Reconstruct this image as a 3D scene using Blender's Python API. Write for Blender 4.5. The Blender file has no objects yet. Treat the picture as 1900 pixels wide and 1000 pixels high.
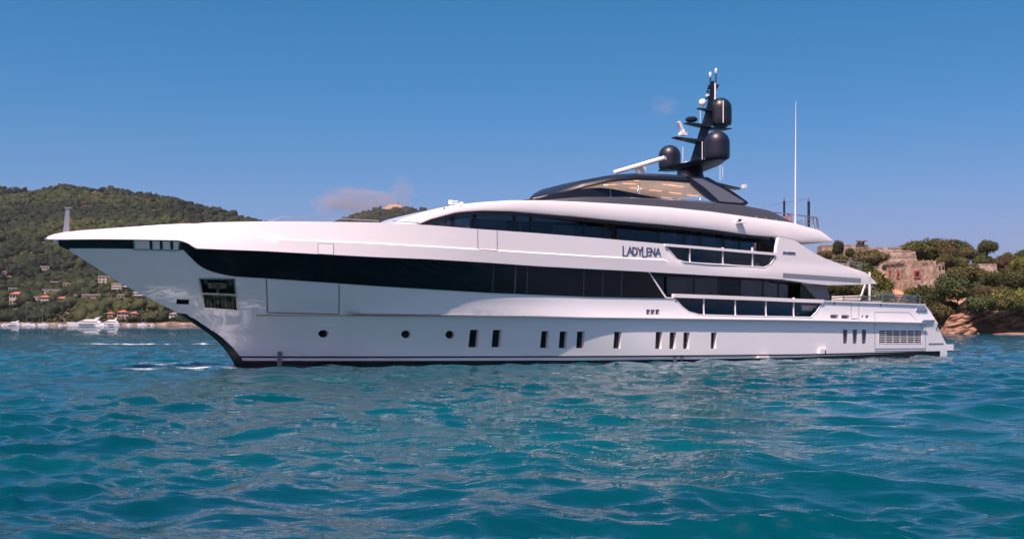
import bpy, bmesh, math, random
import numpy as np
from mathutils import Vector, Matrix
from mathutils.geometry import delaunay_2d_cdt
R = math.radians
scene = bpy.context.scene
col = scene.collection
# ------------------------------------------------------------------ camera, sky, sun, exposure
FPX, HY, CAMH = 2100.0, 598.0, 2.1          # focal length in photo pixels, horizon row, eye height above the sea
cam_d = bpy.data.cameras.new('camera'); cam = bpy.data.objects.new('camera', cam_d); col.objects.link(cam)
cam_d.sensor_width = 36.0; cam_d.lens = FPX / 1900 * 36.0
cam_d.shift_y = (HY - 500) / 1900
cam_d.clip_start = 0.2; cam_d.clip_end = 30000
cam.location = (0, 0, CAMH); cam.rotation_euler = (R(90), 0, 0)
scene.camera = cam
SUN_EL = R(62); SUN_V = Vector((-0.50, -0.866, 0)).normalized() * math.cos(SUN_EL) + Vector((0, 0, math.sin(SUN_EL)))
sd = bpy.data.lights.new('sun', 'SUN'); sd.energy = 5.0; sd.angle = R(0.53); sd.color = (1.0, 0.765, 0.70)
so = bpy.data.objects.new('sun', sd); col.objects.link(so)
so.rotation_euler = SUN_V.to_track_quat('Z', 'Y').to_euler()
w = bpy.data.worlds.new('World'); scene.world = w; w.use_nodes = True
nt = w.node_tree; nt.nodes.clear()
sky = nt.nodes.new('ShaderNodeTexSky'); sky.sky_type = 'NISHITA'; sky.sun_disc = False
sky.sun_elevation = SUN_EL; sky.sun_rotation = math.atan2(SUN_V.x, SUN_V.y)
sky.altitude = 0; sky.air_density = 0.6; sky.dust_density = 2.0; sky.ozone_density = 5.0
bg = nt.nodes.new('ShaderNodeBackground'); bg.inputs[1].default_value = 0.088
wo = nt.nodes.new('ShaderNodeOutputWorld')
# grade the clear summer sky: deeper blue overhead, lilac near the horizon
sep = nt.nodes.new('ShaderNodeSeparateColor'); cmb = nt.nodes.new('ShaderNodeCombineColor'); nt.links.new(sky.outputs[0], sep.inputs[0])
def _m(op, a, b):
    n = nt.nodes.new('ShaderNodeMath'); n.operation = op
    for i, v in enumerate((a, b)):
        if isinstance(v, (int, float)): n.inputs[i].default_value = v
        else: nt.links.new(v, n.inputs[i])
    return n.outputs[0]
_r = _m('MINIMUM', _m('MULTIPLY', _m('POWER', sep.outputs[0], 3.0), .215), sep.outputs[1])
nt.links.new(_r, cmb.inputs[0]); nt.links.new(_m('MULTIPLY', sep.outputs[1], .835), cmb.inputs[1]); nt.links.new(sep.outputs[2], cmb.inputs[2])
nt.links.new(cmb.outputs[0], bg.inputs[0]); nt.links.new(bg.outputs[0], wo.inputs[0])
scene.view_settings.view_transform = 'Standard'; scene.view_settings.look = 'None'
scene.view_settings.exposure = 0.75; scene.view_settings.gamma = 1.0
scene.cycles.use_denoising = True
scene.cycles.max_bounces = 10; scene.cycles.diffuse_bounces = 3; scene.cycles.glossy_bounces = 4
scene.cycles.transparent_max_bounces = 16; scene.cycles.volume_bounces = 0
scene.cycles.caustics_reflective = True
scene.cycles.sample_clamp_indirect = 40.0

# ------------------------------------------------------------------ materials
def mat(name, base=(.8,.8,.8), rough=.5, metal=0, spec=.5, coat=0, emit=None, est=1.0):
    m = bpy.data.materials.new(name); m.use_nodes = True
    b = m.node_tree.nodes['Principled BSDF']
    b.inputs['Base Color'].default_value = (*base, 1); b.inputs['Roughness'].default_value = rough
    b.inputs['Metallic'].default_value = metal; b.inputs['Specular IOR Level'].default_value = spec
    b.inputs['Coat Weight'].default_value = coat; b.inputs['Coat Roughness'].default_value = .04
    if emit: b.inputs['Emission Color'].default_value = (*emit, 1); b.inputs['Emission Strength'].default_value = est
    return m
def N(m, kind, **kw):
    n = m.node_tree.nodes.new(kind)
    for k, v in kw.items():
        if k in n.inputs: n.inputs[k].default_value = v
        else: setattr(n, k, v)
    return n
def L(m, a, ao, b, bi): m.node_tree.links.new(a.outputs[ao], b.inputs[bi])
def BS(m): return m.node_tree.nodes['Principled BSDF']
def ramp(m, src, out, stops):
    r = N(m, 'ShaderNodeValToRGB'); e = r.color_ramp.elements
    while len(e) < len(stops): e.new(.5)
    for el, (p, c) in zip(e, stops): el.position = p; el.color = (*c, 1)
    L(m, src, out, r, 0); return r
def noisy(name, stops, scale=1.0, rough=.9, detail=6, bump=0, bscale=None, coord='Object', obj_random=0):
    m = mat(name, rough=rough, spec=.2)
    tc = N(m, 'ShaderNodeTexCoord'); n = N(m, 'ShaderNodeTexNoise', Scale=scale, Detail=detail)
    L(m, tc, coord, n, 'Vector'); r = ramp(m, n, 0, stops)
    last = r
    if obj_random:
        oi = N(m, 'ShaderNodeObjectInfo'); mr = N(m, 'ShaderNodeMapRange'); mr.inputs[3].default_value = 1 - obj_random; mr.inputs[4].default_value = 1 + obj_random
        L(m, oi, 'Random', mr, 0); mx = N(m, 'ShaderNodeVectorMath', operation='SCALE'); L(m, r, 0, mx, 0); L(m, mr, 0, mx, 'Scale'); last = mx
    L(m, last, 0, BS(m), 'Base Color')
    if bump:
        n2 = N(m, 'ShaderNodeTexNoise', Scale=bscale or scale * 4, Detail=6); L(m, tc, coord, n2, 'Vector')
        b = N(m, 'ShaderNodeBump', Strength=bump, Distance=.3); L(m, n2, 0, b, 'Height'); L(m, b, 0, BS(m), 'Normal')
    return m
WHITE = mat('white_paint', (.82,.785,.77), .20, coat=.6)
# faint fairing waviness in the paint, as every real hull has
_tc = N(WHITE,'ShaderNodeTexCoord'); _mp = N(WHITE,'ShaderNodeMapping'); _mp.inputs['Scale'].default_value = (.5,.5,1.4)
_n = N(WHITE,'ShaderNodeTexNoise',Scale=1.0,Detail=2); L(WHITE,_tc,'Object',_mp,0); L(WHITE,_mp,0,_n,'Vector')
_b = N(WHITE,'ShaderNodeBump',Strength=.12,Distance=.06); L(WHITE,_n,0,_b,'Height'); L(WHITE,_b,0,BS(WHITE),'Normal'); L(WHITE,_b,0,BS(WHITE),'Coat Normal')
GREY = mat('grey_paint', (.085,.085,.10), .35, metal=.3, coat=.3)
LGREY = mat('light_grey_paint', (.30,.32,.35), .3, metal=.2, coat=.2)
NAVY = mat('dark_blue_paint', (.008,.010,.020), .42, coat=.12)
BLACKGL = mat('black_glass', (.003,.003,.005), .02, spec=.35)
BLACK = mat('black_paint', (.004,.004,.006), .25)
SOOT = mat('black_rubber', (.01,.01,.012), .6)
CHROME = mat('polished_steel', (.75,.74,.73), .12, metal=1)
BRUSHED = mat('brushed_steel', (.55,.53,.52), .28, metal=1)
ALU = mat('grey_metal', (.30,.32,.35), .35, metal=.7)
LETTER = mat('blue_grey_letters', (.10,.13,.20), .35, metal=.4)
BEIGE = mat('beige_ceiling', (.88,.78,.72), .5)
STRIP = mat('warm_light_strip', (.9,.5,.3), .5, emit=(1,.42,.22), est=.95)
TEAK = mat('teak_deck', (.35,.22,.13), .6)
INNER = mat('cabin_wall', (.20,.18,.18), .6)
CURTAIN = mat('pale_curtain', (.65,.62,.60), .9)
ANTW = mat('white_plastic', (.82,.80,.78), .35)
RED = mat('red_mark', (.5,.03,.03), .5)
PINKM = mat('pink_fabric', (.55,.2,.2), .8)
def glass(name, tint, ior=1.5, rough=.01):
    m = bpy.data.materials.new(name); m.use_nodes = True; t = m.node_tree; t.nodes.clear()
    o = t.nodes.new('ShaderNodeOutputMaterial'); a = t.nodes.new('ShaderNodeBsdfTransparent'); a.inputs[0].default_value = (*tint, 1)
    g = t.nodes.new('ShaderNodeBsdfGlossy'); g.inputs['Roughness'].default_value = rough
    f = t.nodes.new('ShaderNodeFresnel'); f.inputs[0].default_value = ior; x = t.nodes.new('ShaderNodeMixShader')
    t.links.new(f.outputs[0], x.inputs[0]); t.links.new(a.outputs[0], x.inputs[1]); t.links.new(g.outputs[0], x.inputs[2]); t.links.new(x.outputs[0], o.inputs[0])
    return m
GLASS = glass('tinted_glass', (.46,.48,.56))
GLASSL = glass('smoke_glass', (.42,.45,.50), 1.45)
RAILG = glass('clear_rail_glass', (.80,.82,.84), 1.35)
GLASSD = glass('dark_glass', (.06,.065,.09))
# ------------------------------------------------------------------ object helpers
def tag(o, label=None, cat=None, group=None, kind=None):
    if label: o['label'] = label
    if cat: o['category'] = cat
    if group: o['group'] = group
    if kind: o['kind'] = kind
    return o
def empty(name, loc=(0,0,0), rz=0):
    o = bpy.data.objects.new(name, None); col.objects.link(o); o.location = loc; o.rotation_euler = (0,0,rz); return o
def link(name, me, m, parent=None):
    o = bpy.data.objects.new(name, me); col.objects.link(o)
    for mm in (m if isinstance(m, (list, tuple)) else [m]): me.materials.append(mm)
    if parent: o.parent = parent
    return o
def mesh(name, V, Fc, m, parent=None, smooth=None, flipfix=True):
    me = bpy.data.meshes.new(name); me.from_pydata([tuple(v) for v in V], [], [tuple(f) for f in Fc])
    if flipfix:
        bm = bmesh.new(); bm.from_mesh(me); bmesh.ops.recalc_face_normals(bm, faces=bm.faces); bm.to_mesh(me); bm.free()
    if smooth is not None:
        me.shade_smooth(); me.set_sharp_from_angle(angle=R(smooth))
    me.update()
    return link(name, me, m, parent)
class MB:
    def __init__(s): s.v = []; s.f = []
    def add(s, V, Fc):
        k = len(s.v); s.v += [tuple(x) for x in V]; s.f += [tuple(i + k for i in f) for f in Fc]; return s
    def box(s, c, d, M=None):
        x, y, z = (k / 2 for k in d); P = [Vector((a*x, b*y, e*z)) for a in (-1,1) for b in (-1,1) for e in (-1,1)]
        P = [(M @ p if M else p) + Vector(c) for p in P]
        return s.add(P, [(0,1,3,2),(4,6,7,5),(0,4,5,1),(2,3,7,6),(0,2,6,4),(1,5,7,3)])
    def tube(s, pts, r, n=8, r2=None):
        pts = [Vector(p) for p in pts]; rings = []; m_ = len(pts)
        for i, p in enumerate(pts):
            d = (pts[min(i+1, m_-1)] - pts[max(i-1, 0)]).normalized(); a = d.orthogonal().normalized() if i == 0 else (a - d * a.dot(d)).normalized()
            b = d.cross(a); rr = r if r2 is None else r + (r2 - r) * i / (m_-1)
            rings.append([p + (a * math.cos(2*math.pi*k/n) + b * math.sin(2*math.pi*k/n)) * rr for k in range(n)])
        V = [v for q in rings for v in q]; Fc = []
        for i in range(m_-1):
            for k in range(n): Fc.append((i*n+k, i*n+(k+1)%n, (i+1)*n+(k+1)%n, (i+1)*n+k))
        Fc += [tuple(range(n))[::-1], tuple((m_-1)*n+k for k in range(n))]
        return s.add(V, Fc)
    def lathe(s, c, prof, n=32):
        V = []; Fc = []
        for (r, z) in prof:
            for k in range(n): V.append((c[0]+max(r,1e-4)*math.cos(2*math.pi*k/n), c[1]+max(r,1e-4)*math.sin(2*math.pi*k/n), c[2]+z))
        for i in range(len(prof)-1):
            for k in range(n): Fc.append((i*n+k, i*n+(k+1)%n, (i+1)*n+(k+1)%n, (i+1)*n+k))
        Fc += [tuple(range(n))[::-1], tuple((len(prof)-1)*n+k for k in range(n))]
        return s.add(V, Fc)
    def prism(s, poly, axis, a, b, shrink=None):   # poly in the two other axes, extruded along axis
        def P(u, v, w_): return (u, w_, v) if axis == 'y' else ((w_, u, v) if axis == 'x' else (u, v, w_))
        n = len(poly); V = [P(u, v, a) for u, v in poly] + [P(u, v, b) for u, v in poly]
        return s.add(V, [tuple(range(n))[::-1], tuple(range(n, 2*n))] + [(i, (i+1)%n, n+(i+1)%n, n+i) for i in range(n)])
    def build(s, name, m, parent=None, smooth=None): return mesh(name, s.v, s.f, m, parent, smooth)
def inpoly(px, py, poly):
    x = np.asarray(px); y = np.asarray(py); c_ = np.zeros(x.shape, bool); P = np.asarray(poly, float); n = len(P)
    for i in range(n):
        x1, y1 = P[i]; x2, y2 = P[(i+1) % n]
        if y1 == y2: continue
        k = ((y1 > y) != (y2 > y)) & (x < (x2-x1)*(y-y1)/(y2-y1)+x1); c_ ^= k
    return c_
def dens(poly, g, closed=True):
    out = []; n = len(poly)
    for i in range(n if closed else n-1):
        a, b = poly[i], poly[(i+1) % n]; d = math.dist(a, b); k = max(1, int(math.ceil(d/g)))
        for j in range(k): out.append((a[0]+(b[0]-a[0])*j/k, a[1]+(b[1]-a[1])*j/k))
    if not closed: out.append(tuple(poly[-1]))
    return out
def smoothline(pts, n=8):      # Catmull-Rom through the points
    P = [pts[0]] + list(pts) + [pts[-1]]; out = []
    for i in range(1, len(P)-2):
        p0, p1, p2, p3 = P[i-1], P[i], P[i+1], P[i+2]
        for j in range(n):
            t = j/n; out.append(tuple(.5*((2*p1[k])+(-p0[k]+p2[k])*t+(2*p0[k]-5*p1[k]+4*p2[k]-p3[k])*t*t+(-p0[k]+3*p1[k]-3*p2[k]+p3[k])*t**3) for k in (0,1)))
    out.append(tuple(pts[-1])); return out
def skin(name, outline, holes, T, m, parent, g=.3, off=0., thick=.03, lines=(), smooth=35):
    """A panel of the yacht's port side: its outline in (length, height), bent onto the side surface T and given a thickness."""
    O_ = dens(outline, g); Hs = [dens(h, g) for h in holes]; Ls = [dens(l, g, False) for l in lines]
    V = []; E = []
    for loop in [O_] + Hs:
        k = len(V); n = len(loop); V += loop; E += [(k+i, k+(i+1) % n) for i in range(n)]
    for l in Ls:
        k = len(V); V += l; E += [(k+i, k+i+1) for i in range(len(l)-1)]
    nb = len(V)
    xs = [p[0] for p in O_]; zs = [p[1] for p in O_]
    gx, gz = np.meshgrid(np.arange(min(xs)+g/2, max(xs), g), np.arange(min(zs)+g/2, max(zs), g)); gx = gx.ravel(); gz = gz.ravel()
    ok = inpoly(gx, gz, O_)
    for h in Hs: ok &= ~inpoly(gx, gz, h)
    gx, gz = gx[ok], gz[ok]
    B = np.array(V)
    if len(gx):
        keep = np.ones(len(gx), bool)
        for i in range(0, len(B), 500):
            keep &= (np.hypot(gx[:,None]-B[None,i:i+500,0], gz[:,None]-B[None,i:i+500,1]).min(1) > g*.45)
        V += list(zip(gx[keep], gz[keep]))
    v2, _, f2, *_ = delaunay_2d_cdt([Vector(p) for p in V], E, [], 0, 1e-6)
    cx = np.array([sum(v2[i].x for i in f)/len(f) for f in f2]); cz = np.array([sum(v2[i].y for i in f)/len(f) for f in f2])
    ok = inpoly(cx, cz, O_)
    for h in Hs: ok &= ~inpoly(cx, cz, h)
    F = [tuple(f) for f, k in zip(f2, ok) if k]
    used = sorted({i for f in F for i in f}); mp = {u: i for i, u in enumerate(used)}; F = [tuple(mp[i] for i in f) for f in F]
    P = [(v2[u].x, v2[u].y) for u in used]; tt = [T(x, z) + off for x, z in P]; n = len(P)
    VV = [(x, -t, z) for (x, z), t in zip(P, tt)] + [(x, -(t-thick), z) for (x, z), t in zip(P, tt)]
    ec = {}
    for f in F:
        for i in range(len(f)):
            e = (f[i], f[(i+1) % len(f)]); ec[e] = 1
    W = [(b, a, a+n, b+n) for (a, b) in ec if (b, a) not in ec]
    return mesh(name, VV, F + [tuple(i+n for i in f[::-1]) for f in F] + W, m, parent, smooth)
def mirror(o):
    c_ = o.copy(); col.objects.link(c_); c_.scale = (1, -1, 1); return c_
# ------------------------------------------------------------------ the yacht's own frame: x aft from the bow tip, -y to port, z up
TH = R(28); C_, S_ = math.cos(TH), math.sin(TH); OX, OY = -20.5, 49.7
def un(px, py, t):             # photo pixel -> (length, height) at half-breadth t
    x = (px-950)/FPX; s = (x*(OY-t*C_)-OX-t*S_)/(C_-x*S_); Y = OY+s*S_-t*C_
    return s, CAMH+(HY-py)/FPX*Y
def unT(pts, T):
    out = []
    for px, py in pts:
        t = 4.3
        for _ in range(40):
            s, z = un(px, py, t); t = .5*t+.5*(T(s, z) if callable(T) else T)
        out.append(un(px, py, t))
    return out
def cl(x, a=0., b=1.): return max(a, min(b, x))
def ss(x, a, b): x = cl((x-a)/(b-a)); return x*x*(3-2*x)
def lin(x, xs, ys): return float(np.interp(x, xs, ys))
def P_(s): return 4.62*(1-(1-cl(s/19., .0005))**2.3)**.9
def curve(pts, T): q = unT(pts, T); return [p[0] for p in q], [p[1] for p in q]
Pl = lambda s, z: P_(s)+.04
Cx, Cz = curve([(83,444),(120,444.5),(180,444),(250,444.5),(330,446),(338,447.5),(350,452),(357,457),(365,461),(400,462.5),(493,466),(600,472),(700,477),(800,481),(900,487),(1000,494),(1100,499),(1205,504.6),(1300,510),(1450,518),(1504,525)], Pl)
Bx, Bz = curve([(490,443),(600,447),(680,450.6),(886,462.4),(1100,475.5),(1250,483),(1380,494.4),(1600,506)], Pl)
zC = lambda s: lin(s, Cx, Cz)
zB = lambda s: lin(s, Bx, Bz)
def TF(s, z):                                   # fascia / bulwark band above the window band
    p = P_(s); k = min(1, p/2.0); w_ = z-zC(s)
    kl = lin(s, [0,10,20], [.24,.05,-.05]); ku = lin(s, [0,8,20,50], [.50,.17,.0,.0])
    t = p+.05
    if s > 8:
        b = zB(s); st = .05*ss(s, 8, 11)
        if z <= b-.03: t -= kl*w_*k
        else: t -= (kl*(b-zC(s))+ku*(z-b)+st*cl((z-b+.03)/.06))*k
    else:
        t -= (kl*min(w_, .35)+ku*max(0, w_-.35))*k
    return max(t, .02)
Ax, Az = curve([(83.5,442),(90,438),(100,434.5),(120,430.5),(150,427.5),(200,424),(300,417),(400,412.5),(480,411),(560,411),(700,413),(800,418),(886,425),(1000,433),(1100,441),(1232,452.5),(1438,470)], TF)
zA = lambda s: lin(s, Ax, Az)
STX = [(-0.02,5.77),(0.85,5.37),(1.79,4.77),(2.99,3.97),(4.21,3.30),(5.46,2.66),(6.02,2.40),(6.54,2.05),(7.41,1.45),(7.95,.90),(8.30,.40),(8.45,.1),(8.55,-.6)]
stem_s = lambda z: lin(-z, [-p[1] for p in STX], [p[0] for p in STX])
zCh = lambda s: lin(s, [6,6.45,9,14.2,25,32], [1.78,1.67,1.42,1.0,.48,.2])
Rx, Rz = curve([(640,576),(668,578),(692,580.5),(1000,585.6),(1080,588),(1480,593.6),(1721,598.5),(1800,600)], lambda s, z: P_(s)+.1)
zR = lambda s: lin(s, Rx, Rz)
def T0(s, z, zs):
    q = cl(z/5.2); e = q**.9
    p = 1.85+.5*e; Lq = 22-3.2*e; B = lin(s, [20,32], [1,0])*(4.28+.30*e)+lin(s, [20,32], [0,1])*(4.50+.06*e)
    x = cl((s-stem_s(zs))/Lq, 0, 1)
    return B*(1-(1-x)**p)**lin(e, [0,1], [1,.92])
def TH_(s, z):
    c = zCh(s)
    t = T0(s, z, z) if z >= c else T0(s, c, z)-.10*(c-z)*ss(s, 8, 14)
    r = zR(s); a = .16*ss(s, 12.3, 15.5)
    if z > r-.02: t += a*math.exp(-max(0, z-r-.06)/.30)
    t -= lin(s, [46,50.5], [0,.12])
    t = max(t, .03)
    return t
# ================================================================== THE YACHT
Y = empty('motor_yacht', (OX, OY, 0), TH)
tag(Y, 'large white motor yacht with black window band and dark mast on the open bay', 'yacht')
def part(mb, name, m, parent=None, smooth=None): return mb.build(name, m, parent or Y, smooth)
def strip(name, pts, T, wd, m, parent=None, off=.004, thick=.008, closed=False):
    """a thin line (seam, crease, trim) following points on the side surface"""
    P = dens(pts, .2, closed); n = len(P); top = []; bot = []
    for i, p in enumerate(P):
        a = P[(i-1) % n] if closed or i else p; b = P[(i+1) % n] if closed or i < n-1 else p
        dx, dz = b[0]-a[0], b[1]-a[1]; q = math.hypot(dx, dz) or 1; top.append((p[0]-dz/q*wd/2, p[1]+dx/q*wd/2)); bot.append((p[0]+dz/q*wd/2, p[1]-dx/q*wd/2))
    V = []; F = []
    for o_, rows in ((off, (top, bot)), (off-thick, (top, bot))):
        for r_ in rows: V += [(x, -(T(x, z)+o_), z) for x, z in r_]
    k = n if closed else n-1
    for i in range(k):
        j = (i+1) % n
        F += [(i, j, n+j, n+i), (2*n+i, 3*n+i, 3*n+j, 2*n+j), (i, 2*n+i, 2*n+j, j), (n+i, n+j, 3*n+j, 3*n+i)]
    if not closed: F += [(0, n, 3*n, 2*n), (n-1, 3*n-1, 4*n-1, 2*n-1)]
    return mesh(name, V, F, m, parent or Y)
# ---- hull windows, traced as openings of the plating
U = lambda pts, T=TH_: unT(pts, T)
hull_win = []
for x0, x1, x2, x3, y0, y1 in ((872.6,889,886,869,611.8,644), (915,931.5,928.5,912,612,644), (1005,1018.8,1016.6,1002,614.4,645.4),
        (1039,1053,1051,1036.6,614.8,645.6), (1071,1085.4,1083,1069,615,645.6), (1140,1153,1151,1138,615.4,646.4),
        (1217,1229,1227.4,1215.6,616,647), (1243,1255,1253.4,1241.8,616.4,647), (1268.5,1280,1278.6,1267.4,616.6,647), (1319.5,1330,1328.6,1318.6,616.8,646.6)):
    hull_win.append(U([(x0,y0),(x1,y0),(x2,y1),(x3,y1)]))
aft_rec = [U([(a,611.6),(a+8.4,611.6),(a+8.8,637.5),(a+.6,637.5)]) for a in (1564,1582,1599)]
def ell(px, py, rx, ry, n=20): return U([(px+rx*math.cos(2*math.pi*k/n), py+ry*math.sin(2*math.pi*k/n)) for k in range(n)])
ports = [ell(600,619,9.4,7), ell(753.4,620,9,7.3), ell(835,620.8,8.6,7.5)]
anchor = U([(369.5,517),(435,517.6),(441,576.5),(378.5,571.5)])
slot = U([(328,555),(351,556),(350.6,564.6),(327,564)])
mids = [U([(a,574.4),(a+6.4,574.6),(a+6.4,583),(a,582.8)]) for a in (1199.5,1208,1216.6)]
aftp = [U([(1541,584),(1555,584.4),(1554,590),(1540.4,589.4)]), U([(1561.4,584.6),(1575.6,585),(1574.6,590.4),(1561,590)])]
aftq = [U([(1599,585),(1602.4,585.2),(1602.4,589.8),(1599,589.6)]), U([(1606,585.2),(1613,585.4),(1612,590.4),(1606,590)])]
grille = U([(1630.4,612.4),(1710.5,612.8),(1710.5,636.6),(1630.4,636.2)])
sternl = U([(1699,577),(1702,570.6),(1718,571.6),(1720,577.8)])
fair = unT([(248.5,445.6),(333.5,447.6),(334,464),(252.4,461.8)], Pl)
topline = [(s, zC(s)-.015) for s in np.arange(.35, 28.6, .5)]
gl_main = U([(1249,552.5),(1254,554),(1265.6,568),(1278,577.6),(1297.6,583),(1368,585),(1473.6,587),(1505.6,588),(1515,578),(1524,562),(1526,557.4)])
diag = U([(1206,505.4),(1237,551.4)])
outer = [(stem_s(z), z) for z in np.linspace(-.6, 5.6, 26)] + topline + diag + gl_main + U([(1620,560.6),(1716,564.6),(1720,570),(1727,578.6),(1756.5,640),(1757,668)]) 
outer[-1] = (outer[-2][0]+.15, -.6)
rl = [[(s, zR(s)-.045) for s in np.arange(12.4, 49.2, .4)], [(s, zR(s)-.015) for s in np.arange(12.4, 49.2, .4)]]
chl = [[(s, zCh(s)) for s in np.arange(6.7, 25, .4)]]
HM = mat('hull_paint', (.81,.795,.78), .25, coat=1.0)
_tc = N(HM,'ShaderNodeTexCoord'); _mp = N(HM,'ShaderNodeMapping'); _mp.inputs['Scale'].default_value = (.45,.45,1.3)
_n = N(HM,'ShaderNodeTexNoise',Scale=1.0,Detail=2); L(HM,_tc,'Object',_mp,0); L(HM,_mp,0,_n,'Vector')
BS(HM).inputs['Coat Roughness'].default_value = .015; BS(HM).inputs['Coat IOR'].default_value = 1.85; _b = N(HM,'ShaderNodeBump',Strength=.12,Distance=.05); L(HM,_n,0,_b,'Height'); L(HM,_b,0,BS(HM),'Normal'); L(HM,_b,0,BS(HM),'Coat Normal')
hull = skin('hull', outer, hull_win+aft_rec+ports+[anchor, slot]+mids+aftp+aftq+[grille], TH_, HM, Y, g=.3, thick=.04, lines=rl+chl, smooth=28)
hs = skin('hull', outer, [], TH_, HM, Y, g=.5, thick=.04, lines=rl+chl, smooth=28); hs.scale = (1,-1,1)
# transom, closing the stern
mb = MB(); t0_ = [(U([(1720,570)])[0]), U([(1727,578.6)])[0], U([(1756.5,640)])[0], (outer[-1])]
V = []; 
for s, z in t0_: V += [(s, -TH_(s,z)+.02, z), (s, TH_(s,z)-.02, z)]
mesh('transom', V + [(x-.08, y, z) for x, y, z in V], [(2*i, 2*i+1, 2*i+3, 2*i+2) for i in range(3)]+[(8+2*i, 10+2*i, 11+2*i, 9+2*i) for i in range(3)]+[(0,8,9,1),(6,7,15,14),(0,2,10,8),(2,4,12,10),(4,6,14,12),(1,9,11,3),(3,11,13,5),(5,13,15,7)], WHITE, Y)
def recess(poly, depth, name, m_wall, m_back, T=TH_, slide=0.):
    """a pocket behind an opening of the plating: side walls and a back pane"""
    P = dens(poly, .25); n = len(P)
    wall = [(x, -(T(x,z)-.03), z) for x, z in P] + [(x+slide, -(T(x,z)-depth), z) for x, z in P]
    o = mesh(name, wall + [(x, y*1.0-.012*0, z) for x, y, z in wall[:0]], [(i, (i+1)%n, n+(i+1)%n, n+i) for i in range(n)], m_wall, Y)
    b = [(x+slide, -(T(x,z)-depth+.004), z) for x, z in P] + [(x+slide, -(T(x,z)-depth-.02), z) for x, z in P]
    if m_back: mesh('pane', b, [tuple(range(n)), tuple(range(2*n-1, n-1, -1))]+[(i, n+i, n+(i+1)%n, (i+1)%n) for i in range(n)], m_back, o)
    return o
for q in hull_win: recess(q, .26, 'hull_window', WHITE, BLACKGL)
for q in aft_rec: recess(q, .22, 'hull_recess', LGREY, LGREY)
for q in ports: recess(q, .22, 'porthole', WHITE, BLACKGL)
recess(slot, .25, 'hawse_opening', SOOT, SOOT)
for q in mids+aftp: recess(q, .3, 'mooring_port', WHITE, SOOT)
for q in aftq: recess(q, .12, 'mooring_port', WHITE, ALU)
for q in mids+aftp:
    strip('frame', q, TH_, .03, CHROME, closed=True)
# ---- anchor pocket
ap = recess(anchor, .45, 'anchor_pocket', SOOT, mat('wet_steel', (.10,.10,.095), .25, metal=.8))
strip('frame', anchor, TH_, .07, BRUSHED, ap, off=.02, thick=.03, closed=True)
lerp2 = lambda a, b, k: (a[0]+(b[0]-a[0])*k, a[1]+(b[1]-a[1])*k)
def quadpt(q, u, v): return lerp2(lerp2(q[0], q[1], u), lerp2(q[3], q[2], u), v)
WORN = noisy('worn_steel', [(.35,(.03,.03,.025)),(.55,(.22,.20,.16)),(.7,(.5,.47,.42))], scale=3, rough=.3, bump=.4); BS(WORN).inputs['Metallic'].default_value = .7
lo = [quadpt(anchor, .04, .5), quadpt(anchor, .96, .5), quadpt(anchor, .97, .97), quadpt(anchor, .04, .97)]
skin('backing_plate', lo, [], TH_, WORN, ap, g=.25, off=-.16, thick=.03)
for k in range(8):
    u = .1+.8*k/7; a, b = quadpt(lo, u, .02), quadpt(lo, u, .98)
    strip('bar', [a, b], TH_, .06, WORN, ap, off=-.03, thick=.12)
strip('sill', [quadpt(anchor, .03, .5), quadpt(anchor, .97, .5)], TH_, .09, BRUSHED, ap, off=-.02, thick=.16)
an = [quadpt(anchor, .25, .12), quadpt(anchor, .8, .12), quadpt(anchor, .8, .3), quadpt(anchor, .56, .32), quadpt(anchor, .56, .46), quadpt(anchor, .48, .46), quadpt(anchor, .48, .32), quadpt(anchor, .25, .3)]
skin('anchor', an, [], TH_, WORN, ap, g=.2, off=-.25, thick=.12)
# ---- stem guard
zz = np.linspace(-.6, 2.5, 26); V = []; F = []
for z in zz:
    s = stem_s(z); wd = .10+.10*ss(z, 2.6, .9)
    a = s+.22+.10*ss(z, 2.0, .2)
    for (q, t) in ((a, -(TH_(a, z)+.015)), (s-.10, -.06*1.0), (s-.13, 0), (s-.10, .06), (a, TH_(a, z)+.015)): V.append((q, t, z))
for i in range(len(zz)-1):
    for k in range(4): F.append((5*i+k, 5*i+k+1, 5*i+6+k, 5*i+5+k))
mesh('stem_guard', V, F, mat('dark_steel', (.05,.055,.06), .18, metal=.85), Y, smooth=50)
# ---- bottom paint and boot stripe
bt = [(7.9,.52)]+[(8.58,.50)]+unT([(700,661),(1080,660),(1480,657),(1714,651.6)], TH_); bl = lambda s: lin(s, [p[0] for p in bt], [p[1] for p in bt])
sg = [s for s in np.arange(8.5, 50.6, .6)]
def band(name, f0, f1, m, a=8.36, b=50.7, off=.018):
    q = [s for s in np.arange(a, b, .6)]+[b]
    return skin(name, [(s, f1(s)) for s in q]+[(s, f0(s)) for s in q[::-1]], [], TH_, m, Y, g=.3, off=off, thick=.03)
band('bottom_paint', lambda s: -.58, lambda s: bl(s)-lin(s, [8,25,38,50], [.21,.22,.19,.05]), BLACK)
band('boot_stripe', lambda s: bl(s)-.07, bl, BLACK, off=.026)
# ---- rub rail, its dark under-edge
rp = [(s, zR(s)-.03) for s in np.arange(12.9, 49.4, .4)]
strip('rub_rail', rp, lambda s, z: TH_(s, zR(s)), .055, LGREY, off=.02, thick=.05)
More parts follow.
